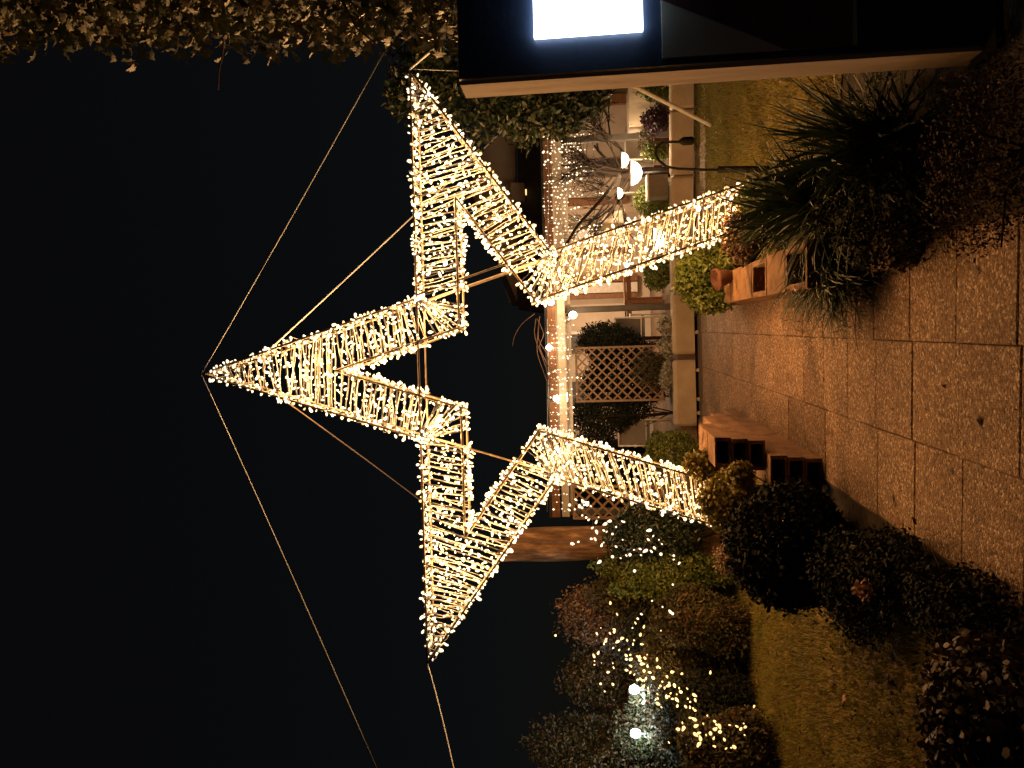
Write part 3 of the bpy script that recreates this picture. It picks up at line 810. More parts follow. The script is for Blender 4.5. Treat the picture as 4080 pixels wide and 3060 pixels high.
spiky('spiky plant lit on top in front of the star\'s right leg', c3(3170, 850, 5.6), 200, .46, 9)
spiky('thin arching grass tuft leaning out over the paving', c3(3360, 1070, 4.7), 230, .56, 14, el=(-.1, .8), wd=.0045, name='grass_tuft', droop=1.9, azr=(2.2, 4.6))
spiky('thin grass tuft drooping over the wall further back', c3(3250, 1100, 5.15), 140, .46, 16, el=(0, .9), wd=.004, name='grass_tuft', droop=1.8, azr=(2.0, 4.4))

# ivy wall upper right and hanging foliage
iv = empty('ivy_hedge', (2.6, 4.6, 0), 'tall ivy covered hedge overhead on the right with lit leaf edges', 'hedge')
def hedge_points(n, seed):
    r3 = np.random.default_rng(seed); out = []
    for _ in range(n):
        px = r3.uniform(-250, 1950); Y = r3.uniform(3.3, 4.9)
        edge = 212 + 35*sin(px/90.)+25*sin(px/37.+1)+ (r3.normal()*16) - 60*max(0, (200-px)/450) - max(0, px-1100)*.02
        depth = r3.random()**.8
        py = edge - depth*520
        t = (Y-3.3)/1.6
        p = at(px, py, 3.95); p = Vector((p.x+abs(r3.normal())*.05, 3.95+(t-.4)*1.5+depth*.2, p.z))
        s = p.y/3.95; p.x *= s; 
        out.append(p)
    return np.array([tuple(p) for p in out])
P = hedge_points(12500, 2)
dirn = np.tile(np.array([[-.6, .1, -.3]]), (len(P), 1))
f_ = link('foliage', leaves_mesh('foliage', P, rng.uniform(.028, .066, len(P)), IVY, dirn, 1.2), L['ivy'], iv); tag(f_, kind='stuff')
tm = np_mesh('leaf', IVY[0], IVY[1]); tm.materials.append(L['ivy'])
P2 = hedge_points(420, 5); P2 = P2[np.argsort(P2[:, 0]/P2[:, 1])[:230]]
Ms = rot_mats(len(P2), np.tile(np.array([[-.8, .3, -.3]]), (len(P2), 1)), .9)
for q, p in enumerate(P2):
    o = link('leaf', tm, None, iv); o.location = p+np.array([-.02, 0, 0]); o.rotation_euler = Matrix(Ms[q].tolist()).to_euler(); o.scale = (random.uniform(.04, .07),)*3
mb = MB(); r3 = random.Random(4)
for i in range(60):
    p = Vector(P[r3.randrange(len(P))]); pts = [p]
    dr = Vector((r3.gauss(0, .4), r3.gauss(0, .3), r3.gauss(0, 1))).normalized()
    for k in range(5): pts.append(pts[-1]+dr*.09+Vector((r3.gauss(0, .02), r3.gauss(0, .02), r3.gauss(0, .02))))
    mb.tube(pts, .006, 5, .003)
tag(mb.build('twigs', L['ivystem'], iv), kind='stuff')
mb = MB()
for k, (x, y) in enumerate(((2.55, 4.3), (3.0, 5.1), (2.5, 3.6))):
    mb2 = MB(); mb2.tube([(x, y, -.05), (x+.05, y, 1.5), (x-.05, y+.05, 3.0), (x, y, 5.0)], .09, 9, .04); mb2.build('stem', M['bark'], iv)

tr = empty('leafy_tree', at(2700, 330, 8.6), 'dark leafy tree hanging down behind the right tip of the star', 'tree'); tr.location.z = 0
Ps = []; Ds = []
for k, (px, py, Y, rx, n) in enumerate([(1700, 330, 8.4, .42, 1200), (1900, 420, 8.3, .40, 1300), (2080, 450, 8.2, .36, 1300), (2230, 440, 8.3, .36, 1300), (2330, 380, 8.4, .30, 900),
                         (2000, 300, 8.6, .5, 1300), (1620, 380, 8.4, .26, 600), (2200, 300, 8.6, .45, 1200), (1750, 180, 8.8, .6, 1500), (2000, 120, 8.8, .6, 1300), (2250, 130, 8.8, .5, 1100)]):
    c = at(px, py, Y); p_, d_ = blob(c, (rx, rx, rx*.95), n, seed=40+k, inner=.25); Ps.append(p_); Ds.append(d_)
P = np.vstack(Ps); d = np.vstack(Ds)
tag(link('crown', leaves_mesh('crown', P, rng.uniform(.045, .10, len(P)), LEAF, d*.5, 1.0), L['magn'], tr), kind='stuff')
tb = Vector((at(2700, 200, 8.9).x, 8.9, 0))
mb = MB(); mb.tube([tb-Vector((0, 0, .05)), tb+Vector((.05, 0, 1.2)), tb+Vector((-.1, 0, 2.4)), tb+Vector((-.2, 0, 3.4))], .12, 10, .05); mb.build('trunk', M['bark'], tr)
for k in range(6):
    q = at(*[(1900, 420), (2100, 440), (2300, 400), (1700, 330), (2000, 250), (2200, 300)][k], 8.4); s = tb+Vector((-.1, 0, 1.4+.25*k))
    MB().tube([s, s.lerp(q, .5)+Vector((0, 0, .15)), q], .035, 6, .012).build('limb', M['bark'], tr)

# ---------------------------------------------------------------- old trunk + lit bush on the left
ot = at(2280, 2150, 9.6)
tk = empty('tree_stump', (ot.x, 9.6, 0), 'thick old broken tree trunk lit by the star behind its left arm', 'tree trunk')
mb = MB(); z1 = at(2010, 2130, 9.6).z; n = 22; vs = []; ns = 16
r3 = random.Random(8); ph = [r3.uniform(0, 6.28) for _ in range(4)]
for i in range(ns):
    t = i/(ns-1); z = -.05 + (z1+.05)*t
    for k in range(n):
        a = 2*pi*k/n
        rr_ = .19*(1+.35*(1-t)**3) * (1+.10*sin(3*a+ph[0]+t*2)+.06*sin(7*a+ph[1]-t*5)+.04*sin(11*a+ph[2]+t*9))
        zz_ = z + (.12*cos(a-2.8) if i == ns-1 else (.07*cos(a-2.8) if i == ns-2 else 0))
        vs.append((ot.x+rr_*cos(a)-.06*t, 9.6+rr_*sin(a), zz_))
fs = [(i*n+k, i*n+(k+1) % n, (i+1)*n+(k+1) % n, (i+1)*n+k) for i in range(ns-1) for k in range(n)] + [tuple((ns-1)*n+k for k in range(n))]
mb.add(vs, fs, False); mb.build('trunk', M['trunkpale'], tk)

c = at(2430, 2110, 9.1)
shrub('lit_bush', 'green bush draped with small lights in front of the old trunk', 'bush', (c.x, 9.1, 1.0), (.38, .34, .55), 9000, 0, L['magn'], .055, LEAF, seed=22, inner=.35, zmin=.02,
      clusters=[((c.x-.1, 9.1, .75), (.33, .3, .45), 2500)])

def light_string(label, pts, ctrl_mat, name='light_string', size=1.0, wire=True, group=None):
    e = empty(name, pts[0], label, 'string lights', group)
    me = bulb_mesh('bulb', ctrl_mat, size)
    for p in pts:
        o = link('bulb', me, None, e); o.location = p; o.rotation_euler = (random.uniform(0, 3), random.uniform(0, 3), 0)
        s = random.choice((.6, .8, 1, 1.3)); o.scale = (s,)*3
    if wire: MB().tube([Vector(p)+Vector((0, .012, 0)) for p in pts], .0022, 4).build('wire', M['greymetal'], e)
    return e
# left shrub border
defs = [('small_bush', 'reddish shrub next to the string-lit stones', (2620, 2330), 9.3, .48, 'mixed'), ('shrub', 'green-centred shrub in the left border nearest the old trunk', (2600, 2290), 9.0, .30, 'green'),
        ('shrub', 'feathery brown shrub with upright shoots in the left border', (2560, 2450), 9.6, .62, 'brown'), ('shrub', 'tall ragged shrub hung with amber lights in the left border', (2520, 2590), 9.9, .78, 'mixed'),
        ('shrub', 'low olive shrub at the edge of the left lawn', (2790, 2480), 8.3, .44, 'mixed'), ('shrub', 'reddish low shrub at the edge of the left lawn', (2740, 2620), 8.6, .50, 'mixed'),
        ('shrub', 'grey shrub in front of the two white lamps', (2640, 2800), 9.0, .72, 'mixed'), ('shrub', 'dark shrub below the amber lights near the picture edge', (2790, 2850), 8.2, .52, 'dark'),
        ('shrub', 'tall wispy shrub at the left edge of the picture', (2500, 3040), 9.4, .85, 'mixed'), ('shrub', 'brown shrub at the left edge of the lawn', (2890, 2990), 7.3, .42, 'mixed'),
        ('shrub', 'olive shrub between the ragged shrub and the white lamps', (2560, 2690), 9.8, .62, 'mixed'), ('shrub', 'dark olive shrub low in the middle of the left border', (2680, 2540), 9.0, .50, 'dark'),
        ('shrub', 'olive shrub behind the second white lamp', (2600, 2920), 9.9, .70, 'mixed')]
for k, (nm, lab, (px, py), Y, r_, mt) in enumerate(defs):
    c = at(px, py, Y); zz = max(c.z, .2)
    shrub('shrub', lab, 'shrub', (c.x, Y, zz*.9), (r_*.8, r_*.6, max(zz*.9, r_*.75)), int(15000*r_/.5), 0, L[mt], .048, LEAF, seed=60+k, inner=.35, amp=.42, lumps=9, tilt=1.2)
def shoots(e_label, spots, mat, hgt, seed):
    r3 = random.Random(seed)
    e = empty('bare_shoots', spots[0], e_label, 'plant')
    mb = MB(); P_ = []
    for p in spots:
        for k in range(14):
            q = Vector(p)+Vector((r3.gauss(0, .15), r3.gauss(0, .12), 0)); dr = Vector((r3.gauss(0, .22), r3.gauss(0, .2), 1)).normalized(); pts = [q]
            for s in range(5): pts.append(pts[-1]+dr*hgt/5+Vector((r3.gauss(0, .012), 0, 0)))
            mb.tube(pts, .004, 4, .002)
            for s in pts[2:]:
                for _ in range(5): P_.append(s+Vector((r3.gauss(0, .025), r3.gauss(0, .025), r3.gauss(0, .04))))
    tag(mb.build('twigs', M['bark'], e), kind='stuff')
    P_ = np.array([tuple(p) for p in P_])
    tag(link('small_leaves', leaves_mesh('small_leaves', P_, rng.uniform(.018, .035, len(P_)), LEAF), mat, e), kind='stuff')
sp_ = []
for px, py in ((2470, 2420), (2440, 2480), (2400, 2540), (2380, 2600), (2370, 2660), (2430, 2760), (2440, 2850), (2330, 2960), (2250, 3040)):
    p = at(px, py, 9.7); sp_.append(Vector((p.x, 9.7, p.z-.45)))
shoots('wispy upright shoots topping the shrubs of the left border', sp_, L['brown'], .5, 5)

lst = [(2270,2010),(2262,2028),(2300,1995),(2318,1990),(2330,2000),(2345,1998),(2365,2100),(2385,2060),(2420,2115),(2450,2175),(2480,2150),(2510,2215),(2550,2210),(2640,2170),(2625,2150),(2290,2030),(2308,2010),(2320,2022),(2335,2008),(2350,2015),(2322,2055),(2338,2062),(2350,2068),(2378,2072),(2402,2092),(2420,2078),(2400,2110),(2380,2128),(2360,2148),
       (2375,2155),(2405,2160),(2440,2130),(2455,2098),(2475,2075),(2300,2160),(2288,2168),(2400,2165),(2440,2220),(2470,2222),(2492,2210),(2530,2190),(2545,2185),(2562,2200),
       (2575,2115),(2578,2145),(2600,2140),(2590,2192),(2612,2188),(2632,2205),(2684,2212),(2688,2228),(2702,2250),(2528,2272),(2380,2245)]
rz = random.Random(2)
light_string('string of warm bulbs over the lit bush and the stones at left', [on_leaves(a, b, 9.0) for a, b in lst], M['bulb'], size=1.45)

al = []
for (cx_, cy_, sx_, sy_, n_) in ((2470, 2540, 70, 45, 20), (2520, 2640, 65, 50, 42), (2610, 2730, 75, 45, 30), (2690, 2790, 55, 40, 14), (2760, 2870, 60, 50, 16), (2860, 2930, 60, 60, 26)):
    for k in range(n_): al.append((cx_+rz.gauss(0, sx_), cy_+rz.gauss(0, sy_)))
al.sort(key=lambda q: (q[1]//40, q[0]))
light_string('amber string lights scattered down through the left border shrubs', [on_leaves(a, b, 8.3 if a > 2700 else 9.0) for a, b in al], M['bulbdim'], size=1.25, wire=False)
light_string('sparse white bulbs in the reddish shrub left of the stones', [on_leaves(a, b, 9.0) for a, b in ((2640, 2415), (2665, 2430), (2678, 2440), (2560, 2450), (2545, 2468), (2682, 2332), (2520, 2500), (2600, 2392))], M['bulb'], size=1.5, wire=False)

for k, (px, py, lab) in enumerate(((2528, 2750, 'cool white garden lamp in the left shrubs, the one nearer the star'), (2533, 2925, 'cool white garden lamp in the left shrubs, nearest the picture edge'))):
    p = on_leaves(px, py, 8.9, 14); p.y += .02; e = empty('garden_lamp', (p.x, p.y, 0), lab, 'lamp', 'two cool white garden lamps')
    MB().lathe(p, [(.005, -.06), (.035, -.05), (.05, -.015), (.05, .02), (.035, .05), (.005, .06)], 14).build('lamp_globe', M['globe'], e)
    MB().tube([(p.x, p.y, 0), (p.x, p.y, p.z-.055)], .012, 8).build('pole', M['greymetal'], e)
    lamp('lamp_light', (p.x, p.y-.14, p.z), 22, (.72, .9, 1), .06, e)

for k, (a_, b_) in enumerate(((2470, 2520), (2520, 2620), (2560, 2700), (2620, 2640), (2700, 2760), (2780, 2900), (2860, 2960))):
    lamp('bulb_light', on_leaves(a_, b_, 8.8, 30)-Vector((0, .12, 0)), 2.2, (1, .55, .18), .02)
# stones and kerb at the left end of the terrace wall
c = at(2690, 2150, 9.6)
for k, (px, py, Y, sx, sy, sz, lab) in enumerate([(2765, 2170, 9.55, .52, .25, .16, 'long pale kerb stone at the edge of the left lawn'),
        (2640, 2150, 10.2, .62, .4, .46, 'rough sandstone block under the lit bush'), (2680, 2260, 9.3, .26, .22, .42, 'upright sandstone slab beside the string lights'),
        (2600, 2265, 9.5, .16, .16, .34, 'small dark stone post among the string lights')]):
    p = at(px, py, Y); mb = MB(); r3 = random.Random(k+3)
    n1, n2 = 8, 6; vs = []
    for i in range(n2+1):
        th = -pi/2+pi*i/n2
        for j in range(n1*2):
            a = pi*j/n1; s_ = lambda v: math.copysign(abs(v)**.45, v); q = 1+r3.uniform(-.07, .07)
            vs.append((p.x+sx/2*s_(cos(a))*abs(cos(th))**.45*q, Y+sy/2*s_(sin(a))*abs(cos(th))**.45*q, max(p.z, sz/2)+sz/2*s_(sin(th))*q))
    fs = [(i*16+j, i*16+(j+1) % 16, (i+1)*16+(j+1) % 16, (i+1)*16+j) for i in range(n2) for j in range(16)]
    o = mb.add(vs, fs).build('stone_block', M['kerb'] if k == 0 else M['stone']); tag(o, lab, 'stone')

# ---------------------------------------------------------------- terrace things
def chair(px, py, Y, rz_, label):
    p = at(2600, py, Y); e = empty('terrace_chair', (p.x, Y, TZ), label, 'chair', 'terrace chairs')
    rot = Matrix.Rotation(rz_, 3, 'Z'); o = Vector((p.x, Y, TZ))
    def w(v): return o+rot@Vector(v)
    MB().box(w((0, .02, .42)), (.44, .44, .03), rz_).build('seat', M['textile'], e)
    MB().box(w((0, -.22, .70)), (.40, .02, .44), M=rot@Matrix.Rotation(-.12, 3, 'X')).build('backrest', M['textile'], e)
    for s in (-1, 1):
        MB().tube([w((s*.22, -.17, 0)), w((s*.22, -.19, .42)), w((s*.22, -.25, .95))], .016, 7).build('leg', M['white'], e)
        MB().tube([w((s*.22, .23, 0)), w((s*.22, .21, .64))], .016, 7).build('leg', M['white'], e)
        MB().box(w((s*.22, .0, .65)), (.05, .46, .025), rz_).build('armrest', M['white'], e)
    MB().tube([w((-.22, -.245, .94)), w((.22, -.245, .94))], .014, 7).build('back_rail', M['white'], e)
chair(2555, 1725, 13.5, .1, 'grey mesh chair with white frame left of the dark bush on the terrace')
chair(2550, 1305, 14.1, -.2, 'grey mesh chair beside the grey post on the terrace')
for (px, py, Y, rx, rz__, lab, sd, mt) in [(2430, 1650, 13.3, .36, .72, 'rounded dark bush left of the lattice trellis', 31, 'dark'), (2420, 1355, 13.4, .30, .52, 'spiky-topped dark bush right of the lattice trellis', 32, 'dark'),
                               (2610, 790, 12.75, .30, .32, 'green plant under the bowl lamps on the terrace', 33, 'green'), (2620, 1085, 12.7, .26, .24, 'drooping plant in front of the doors beside the star\'s right leg', 34, 'green')]:
    p = at(px, py, Y)
    shrub('terrace_bush', lab, 'bush', (p.x, Y, p.z), (rx, rx*.8, rz__), 9000 if mt == 'dark' else 4200, 0, L[mt], .05, LEAF, seed=sd, zmin=TZ, inner=.4)
p = at(2470, 1490, 13.9)
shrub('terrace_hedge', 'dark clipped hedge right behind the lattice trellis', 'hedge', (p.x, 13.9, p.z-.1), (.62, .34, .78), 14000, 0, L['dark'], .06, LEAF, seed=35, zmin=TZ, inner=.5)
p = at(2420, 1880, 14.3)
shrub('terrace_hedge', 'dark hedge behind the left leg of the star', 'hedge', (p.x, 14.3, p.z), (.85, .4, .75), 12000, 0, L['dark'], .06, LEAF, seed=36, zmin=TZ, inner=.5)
for (px_, py_, Y_, w_, d_, h_, lab) in ((2570, 1290, 14.6, .9, .5, .72, 'brown wooden table behind the grey post'), (2560, 1420, 15.2, .8, .5, .62, 'brown wooden table seen behind the trellis'), (2570, 1130, 15.0, .7, .45, .70, 'brown side table by the door frames')):
    q = at(px_, py_, Y_); tb_ = empty('wooden_table', (q.x, Y_, TZ), lab, 'table')
    for k_ in range(5): MB().box((q.x, Y_-d_/2+d_*(k_+.5)/5, TZ+h_), (w_, d_/5-.008, .03)).build('board', M['brownwood'], tb_)
    for sx in (-1, 1):
        for sy in (-1, 1): MB().box((q.x+sx*w_*.44, Y_+sy*d_*.4, TZ+h_/2-.01), (.05, .05, h_-.03)).build('leg', M['brownwood'], tb_)
    MB().box((q.x, Y_-d_*.42, TZ+h_-.07), (w_*.86, .02, .09)).build('apron', M['brownwood'], tb_)
for (py0, py1, lab, mt, sd) in [(1260, 1330, 'silver leaved plant on the low wall by the grey post', 'silver', 51), (1340, 1420, 'silver leaved plant on the low wall right of the trellis foot', 'silver', 52),
                                (1440, 1560, 'silver leaved plant on the low wall under the trellis', 'silver', 53), (560, 640, 'yellowish leaves on the low wall beside the black hook', 'green', 54),
                                (420, 520, 'dark purple flowers on the right end of the low wall', 'purple', 55), (330, 400, 'leafy plant on the low wall close to the board', 'green', 56)]:
    x = at(2700, (py0+py1)/2, 12.3).x; w_ = abs(at(2700, py0, 12.3).x-at(2700, py1, 12.3).x)/2
    zc = .42 if py0 > 700 else .50
    shrub('wall_plant', lab, 'plant', (x, 12.32, zc), (w_, .16, .13 if py0 > 700 else .22), 900, 0, L[mt], .05, ROUND, seed=sd, zmin=.3, inner=.2, stem=False)
p = at(2600, 1470, 12.85)
shrub('rose_bush', 'reddish bush growing through the foot of the lattice trellis', 'bush', (p.x, 12.85, .60), (.36, .18, .34), 1800, 0, L['mixed'], .045, LEAF, seed=57, zmin=TZ, inner=.2)
# white-clothed table, cloth parasol, planters on the right
def tbl(px, py, Y, w_, h_, lab):
    p = at(px, py, Y); e = empty('cloth_table', (p.x, Y, TZ), lab, 'table'); mb = MB(); n = 40
    vs = []; rows = [(1.0, h_, 0), (1.02, h_-.01, 0), (1.05, h_*.6, .02), (1.08, h_*.28, .05)]
    for s, z, a_ in rows:
        for k in range(n):
            t = 2*pi*k/n; m_ = max(abs(cos(t)), abs(sin(t))); q = w_/2*s/m_**.85 + a_*sin(9*t)*.5
            vs.append((p.x+q*cos(t), Y+q*sin(t)*.8, TZ+z))
    fs = [tuple(range(n))]+[(i*n+k, (i+1)*n+k, (i+1)*n+(k+1) % n, i*n+(k+1) % n) for i in range(3) for k in range(n)]
    mb.add(vs, fs, True).build('tablecloth', M['cloth'], e)
    for sx in (-1, 1):
        for sy in (-1, 1): MB().tube([(p.x+sx*w_*.38, Y+sy*w_*.3, TZ), (p.x+sx*w_*.38, Y+sy*w_*.3, TZ+h_-.03)], .02, 6).build('leg', M['brownwood'], e)
tbl(2520, 440, 13.0, .74, .66, 'table under a white cloth on the right of the terrace')
tbl(2470, 600, 14.1, .7, .66, 'smaller pale table behind the bare tree')
def potted(px, py, Y, r_, h_, lab, mt, sd, pm='terracotta', z0=TZ):
    p = at(px, py, Y); e = empty('potted_plant', (p.x, Y, z0), lab, 'potted plant')
    MB().lathe((p.x, Y, z0), [(r_*.65, 0), (r_, h_*.9), (r_*1.1, h_*.92), (r_*1.1, h_), (r_*.9, h_), (r_*.88, h_*.85)], 18).build('pot', M[pm], e)
    P, d = blob((p.x, Y, z0+h_+r_*.7), (r_*1.4, r_*1.4, r_*1.1), 420, seed=sd, inner=.2)
    tag(link('foliage', leaves_mesh('foliage', P, np.full(len(P), .06), LEAF, d), L[mt], e), kind='stuff')
potted(2560, 1110, 12.9, .13, .26, 'potted plant at the brown door frame beside the star leg', 'green', 71)
potted(2560, 560, 12.8, .14, .28, 'potted plant with reddish leaves between the bare tree and the table', 'mixed', 72)
potted(2560, 330, 12.7, .16, .30, 'potted plant half hidden by the timber edge of the board', 'green', 73, 'white')
potted(2480, 800, 13.3, .12, .30, 'terracotta potted plant under the right pergola edge', 'green', 74)
potted(2620, 1760, 12.8, .13, .24, 'potted plant in front of the left terrace chair', 'green', 75)
bx_ = at(2665, 745, 12.2); pb = empty('planter_box', (bx_.x, 12.2, .36), 'square grey planter box standing on the low wall', 'planter')
MB().box((bx_.x, 12.2, .52), (.34, .26, .30), 0, .01).build('box', M['textile'], pb); MB().box((bx_.x, 12.2, .68), (.38, .30, .03), 0, .005).build('rim', M['white'], pb)
sb = empty('slatted_box', at(2520, 880, 12.9), 'pale slatted wooden box behind the star\'s right leg', 'box'); q = sb.location.copy(); sb.location.z = TZ
for k in range(8): MB().box((q.x-.22+.062*k, 12.9, TZ+.27), (.046, .03, .5)).build('slat', M['whitewood'], sb)
MB().box((q.x, 12.93, TZ+.5), (.52, .02, .04)).build('rail', M['whitewood'], sb); MB().box((q.x, 12.93, TZ+.1), (.52, .02, .04)).build('rail', M['whitewood'], sb)
# folded white parasol
pp_ = at(2500, 880, 13.2); pr_ = empty('folded_parasol', (pp_.x, 13.2, TZ), 'folded cream parasol standing behind the star\'s right leg', 'parasol')
mb = MB(); n = 24; vs = []
for i, (r_, z) in enumerate([(.02, 2.05), (.07, 1.8), (.12, 1.3), (.17, .9), (.19, .75)]):
    for k in range(n): t = 2*pi*k/n; q_ = r_*(1+.22*sin(6*t)); vs.append((pp_.x+q_*cos(t), 13.2+q_*sin(t), TZ+z))
mb.add(vs, [(i*n+k, (i+1)*n+k, (i+1)*n+(k+1) % n, i*n+(k+1) % n) for i in range(4) for k in range(n)], True).build('canopy', M['cloth'], pr_)
MB().tube([(pp_.x, 13.2, TZ), (pp_.x, 13.2, TZ+2.15)], .02, 8).build('pole', M['white'], pr_)
# leaning white pole
a = at(2490, 325, 10.1); b = on(2835, 500)
o = MB().tube([a+Vector((.28, 0, .36)), a, b], .028, 8).build('white_pole', M['white']); tag(o, 'white pole leaning behind the board down to the lawn', 'pole')

# bowl lamps
for k, (px, py, Y, r_, lab) in enumerate([(2515, 690, 12.7, .18, 'largest glowing bowl lamp, right of the bare tree'), (2478, 638, 12.6, .115, 'glowing bowl lamp just above the largest one'),
                            (2462, 770, 12.8, .085, 'smallest glowing bowl lamp beside the green plant'), (2603, 955, 9.9, .135, 'glowing bowl lamp seen through the right leg of the star')]):
    p = at(px, py, Y); e = empty('bowl_lamp', (p.x, Y, TZ if Y > 11 else 0), lab, 'lamp', 'glowing bowl lamps')
    MB().lathe((p.x, Y, p.z-r_), [(.01, 0), (r_*.55, r_*.14), (r_*.9, r_*.45), (r_*1.05, r_*.8), (r_*1.1, r_)], 20).build('lamp_bowl', M['lampbowl'], e)
    MB().tube([(p.x, Y, e.location.z), (p.x, Y, p.z-r_)], .018, 7).build('pole', M['greymetal'], e)
    MB().lathe((p.x, Y, p.z), [(r_*1.12, 0), (r_*1.14, .012), (.01, .02)], 20).build('lamp_rim', M['greymetal'], e)
    lamp('lamp_light', (p.x-.02, Y-.22, p.z-.02), 30 if k < 3 else 16, (1, .66, .36), .06, e)

# festoon bulbs on the pergola
fb = [(2195, 1205, .055), (2283, 1255, .065), (2187, 1385, .05), (2217, 1588, .055), (2232, 1795, .05)]
for k, (px, py, r_) in enumerate(fb):
    Y = YP-.12; p = at(px, py, Y)
    lab = ['bulb at the top of the grey post', 'largest bulb hanging just below the top of the grey post', 'bulb over the right side of the trellis', 'bulb over the left side of the trellis', 'bulb near the top of the star\'s left leg'][k]
    e = empty('festoon_bulb', p, 'bright round warm '+lab, 'light bulb', 'round pergola bulbs')
    MB().lathe(p, [(r_*.3, -r_), (r_*.8, -r_*.6), (r_, 0), (r_*.8, r_*.6), (r_*.3, r_)], 14).build('bulb_glass', M['lampbowl'], e)
    MB().lathe(p+Vector((0, 0, r_)), [(.018, 0), (.018, .04), (.012, .05)], 8).build('socket', M['black'], e)
    lamp('lamp_light', p+Vector((0, -.22, -.1)), 8, (1, .68, .38), .05, e)
for x_, y_, z_, pw in ((1.5, 15.8, 2.15, 100), (3.4, 15.4, 2.15, 170), (-.3, 15.8, 2.1, 60)):
    e = empty('ceiling_lamp', (x_, y_, z_+.05), ['round lamp under the pergola roof above the doors', 'round lamp under the pergola roof at right', 'round lamp under the pergola roof at left'][(x_ > 3) + 2*(x_ < 0)], 'lamp', 'lamps under the pergola roof')
    MB().lathe((x_, y_, z_), [(.03, 0), (.09, .03), (.1, .07), (.03, .08)], 14).build('lamp_shade', M['lampbowl'], e)
    lamp('lamp_light', (x_, y_, z_-.08), pw, (1, .66, .38), .08, e)

# icicle strings on the pergola edge
def icicles(label, py0, py1, n, drop, name='icicle_lights'):
    Y = YP-.09; e = empty(name, at(2200, (py0+py1)/2, Y), label, 'string lights'); mb = MB(); wr = MB(); r3 = random.Random(int(py0))
    for k in range(n):
        py = py0+(py1-py0)*(k+.5)/n + r3.gauss(0, 4); p = at(2183, py, Y-r3.random()*.12); p.z = zl+.06-r3.random()*.06; L_ = drop*r3.uniform(.25, 1)
        pts = []; m_ = int(L_/.06)+2
        for s in range(m_):
            q = p-Vector((r3.gauss(0, .006), 0, s*.06+r3.gauss(0, .012))); pts.append(q)
            if r3.random() < .72:
                c_ = q+Vector((r3.gauss(0, .008), -.01, 0)); r_ = r3.choice((.006, .009, .010, .016))
                mb.lathe(c_-Vector((0, 0, r_)), [(r_*.3, 0), (r_, r_*.7), (r_*.8, r_*1.5), (r_*.2, r_*2.2)], 6)
        wr.tube(pts, .002, 3)
    wr.tube([at(2180, py0, Y), at(2186, (py0+py1)/2, Y), at(2180, py1, Y)], .004, 5)
    tag(mb.build('bulbs', M['bulb'], e), kind='stuff'); wr.build('wire', M['rope'], e)
icicles('icicle lights hanging over the bare tree at the right end of the pergola', 480, 1060, 40, .9)
icicles('icicle lights hanging from the middle of the pergola over the trellis', 1270, 1720, 26, .45)
icicles('icicle lights at the left end of the pergola', 1740, 2040, 12, .3)
# loose cable and vine over the pergola beam
def vine(label, lines, r_, mat, name, Y, cat):
    e = empty(name, at(*lines[0][0], Y), label, cat)
    for ln in lines:
        pts = [at(a_, b_, Y-.05) for a_, b_ in ln]; sm = []
        for i in range(len(pts)-1):
            for s in range(4):
                t = s/4; p0 = pts[max(i-1, 0)]; p1 = pts[i]; p2 = pts[i+1]; p3 = pts[min(i+2, len(pts)-1)]
                sm.append(.5*((2*p1)+(-p0+p2)*t+(2*p0-5*p1+4*p2-p3)*t*t+(-p0+3*p1-3*p2+p3)*t**3))
        sm.append(pts[-1]); MB().tube(sm, r_, 6, r_*.5).build('shoot', mat, e)
    return e
vine('leafless vine shoots looping above the pergola beam', [[(2135, 1270), (2130, 1340), (2160, 1420), (2185, 1500), (2190, 1560)], [(2150, 1260), (2145, 1350), (2180, 1410), (2188, 1460)],
      [(2130, 1250), (2080, 1290), (2050, 1340), (2042, 1380)], [(2140, 1270), (2165, 1330), (2150, 1380), (2175, 1440), (2200, 1480)], [(2145, 1300), (2140, 1400), (2165, 1480), (2188, 1545)],
      [(2195, 1470), (2190, 1580), (2188, 1700)]], .009, L['ivystem'], 'bare_vine', YP-.1, 'vine')

# bare tree
bt = on(2770, 700, 0); bt = Vector((at(2600, 690, 12.9).x, 12.9, TZ))
be = empty('bare_tree', bt, 'leafless twisted tree in front of the icicle lights at right', 'tree')
def branch(mb, p, d, ln, r_, lvl, rg):
    n = 5; pts = [p]
    for i in range(n):
        d = (d+Vector((rg.gauss(0, .16), rg.gauss(0, .1), rg.gauss(0, .12)+.02))).normalized(); pts.append(pts[-1]+d*ln/n)
    mb.tube(pts, r_, 6 if r_ > .012 else 4, r_*.55, cap=False)
    if lvl == 0: return
    for k in range(4 if lvl > 1 else 5):
        q = pts[rg.randint(2, n)]; dd = (d+Vector((rg.gauss(0, .6), rg.gauss(0, .35), rg.gauss(.1, .45)))).normalized()
        branch(mb, q, dd, ln*rg.uniform(.55, .8), r_*.52, lvl-1, rg)
rg = random.Random(12)
tr_pts = [bt-Vector((0, 0, .05)), bt+Vector((.03, 0, .4)), bt+Vector((-.03, 0, .8)), bt+Vector((.02, 0, .75))]
MB().tube(tr_pts, .085, 10, .06).build('trunk', M['bark'], be)
top = tr_pts[-1]
for k, dd in enumerate([(-1, 0, .35), (-.8, -.1, .8), (.1, 0, 1), (.7, .1, .75), (1, 0, .35), (-.35, .1, 1), (.4, -.1, 1), (-1.0, .05, .1)]):
    mb = MB(); branch(mb, top+Vector((rg.gauss(0, .02), 0, -.12*(k % 3))), Vector(dd).normalized(), .72, .035, 3 if k < 7 else 2, rg); mb.build('branch', M['bark'], be)
mb = MB(); arc = [at(2470, 700, 12.4), at(2400, 790, 12.3), at(2300, 900, 12.2), at(2240, 1000, 12.1), at(2190, 1090, 12.1), at(2150, 1180, 12.1)]
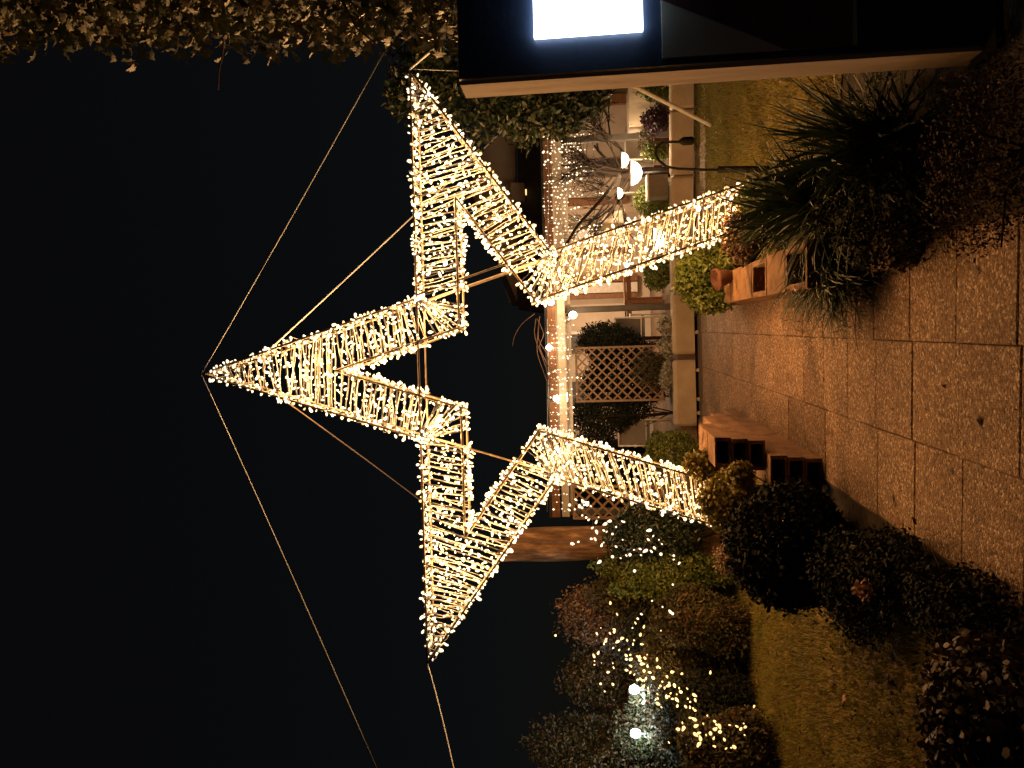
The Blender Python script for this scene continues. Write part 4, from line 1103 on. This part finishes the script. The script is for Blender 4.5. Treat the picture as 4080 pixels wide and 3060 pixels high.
mb.tube(arc, .03, 7, .016); mb.build('branch', M['bark'], be)

# black shepherd hook with lamp head
Yk = 6.9; hk = empty('shepherd_hook', on(3060, 680), 'black shepherd hook with a small hanging lamp on the right lawn', 'garden hook')
Yk = hk.location.y
hp = [at(3060, 676, Yk), at(2860, 676, Yk)]
MB().tube([hp[0]-Vector((0, 0, .1)), hp[1]], .03, 10).build('sleeve', M['black'], hk)
cur = [(2862, 677), (2780, 676), (2700, 672), (2655, 664), (2625, 640), (2612, 612), (2618, 585), (2640, 568), (2680, 565), (2712, 566)]
MB().tube([at(a_, b_, Yk) for a_, b_ in cur], .0125, 8).build('rod', M['black'], hk)
c = at(2735, 562, Yk); MB().lathe(c-Vector((0, 0, .07)), [(.02, 0), (.038, .02), (.038, .10), (.018, .13), (.006, .15)], 12).build('lamp_head', M['black'], hk)

# fallen leaves on paving and lawn
r3 = random.Random(31)
for k, (px, py, lab) in enumerate([(3310, 1715, 'small dark fallen leaf on the middle of the left paving row'), (3555, 1990, 'small fallen leaf at the left edge of the near paving'),
                        (3160, 2600, 'dark fallen leaf on the left lawn nearest the bush'), (3370, 2790, 'orange fallen leaf on the left lawn, nearest the camera'), (3020, 2710, 'pale orange fallen leaf beside the left border'),
                        (3590, 2090, 'pale fallen leaf at the foot of the dark shrubs')]):
    p = on(px, py, .006); tm = np_mesh('fallen_leaf', IVY[0], IVY[1])
    o = link('fallen_leaf', tm, L['brown'] if k not in (3, 4, 5) else L['pinkdry']); o.location = p+Vector((0, 0, .012)); o.scale = (.055,)*3
    o.rotation_euler = (r3.uniform(-.4, .4), r3.uniform(-.4, .4), r3.uniform(0, 6)); tag(o, lab, 'leaf', 'fallen leaves')

def litter(n, box, label, mat, seed, zz=0):
    r2 = np.random.default_rng(seed); P = np.zeros((n, 3)); P[:, 0] = r2.uniform(box[0], box[1], n); P[:, 1] = r2.uniform(box[2], box[3], n)
    P[:, 2] = zz + r2.uniform(.002, .014, n)
    o = link('leaf_litter', leaves_mesh('leaf_litter', P, r2.uniform(.015, .05, n), IVY, np.tile(np.array([[0, 0, 2.2]]), (n, 1)), .8), mat); tag(o, label, 'leaf litter', kind='stuff')
litter(1100, (-6, -1.2, 4.2, 10), 'dry leaves and clumps scattered over the left lawn', L['twig'], 3, .015)
litter(260, (1.6, 4.5, 6.5, 11), 'few dry leaves scattered over the right lawn', L['brown'], 4, .012)
litter(26, (-.8, .7, 2.6, 6), 'bits of dry leaf blown along the edges of the paving', L['brown'], 5, 0)
litter(1600, (-2.2, -.95, 2.4, 5.6), 'dead leaves under the dark shrubs left of the paving', L['twig'], 6, -.02)
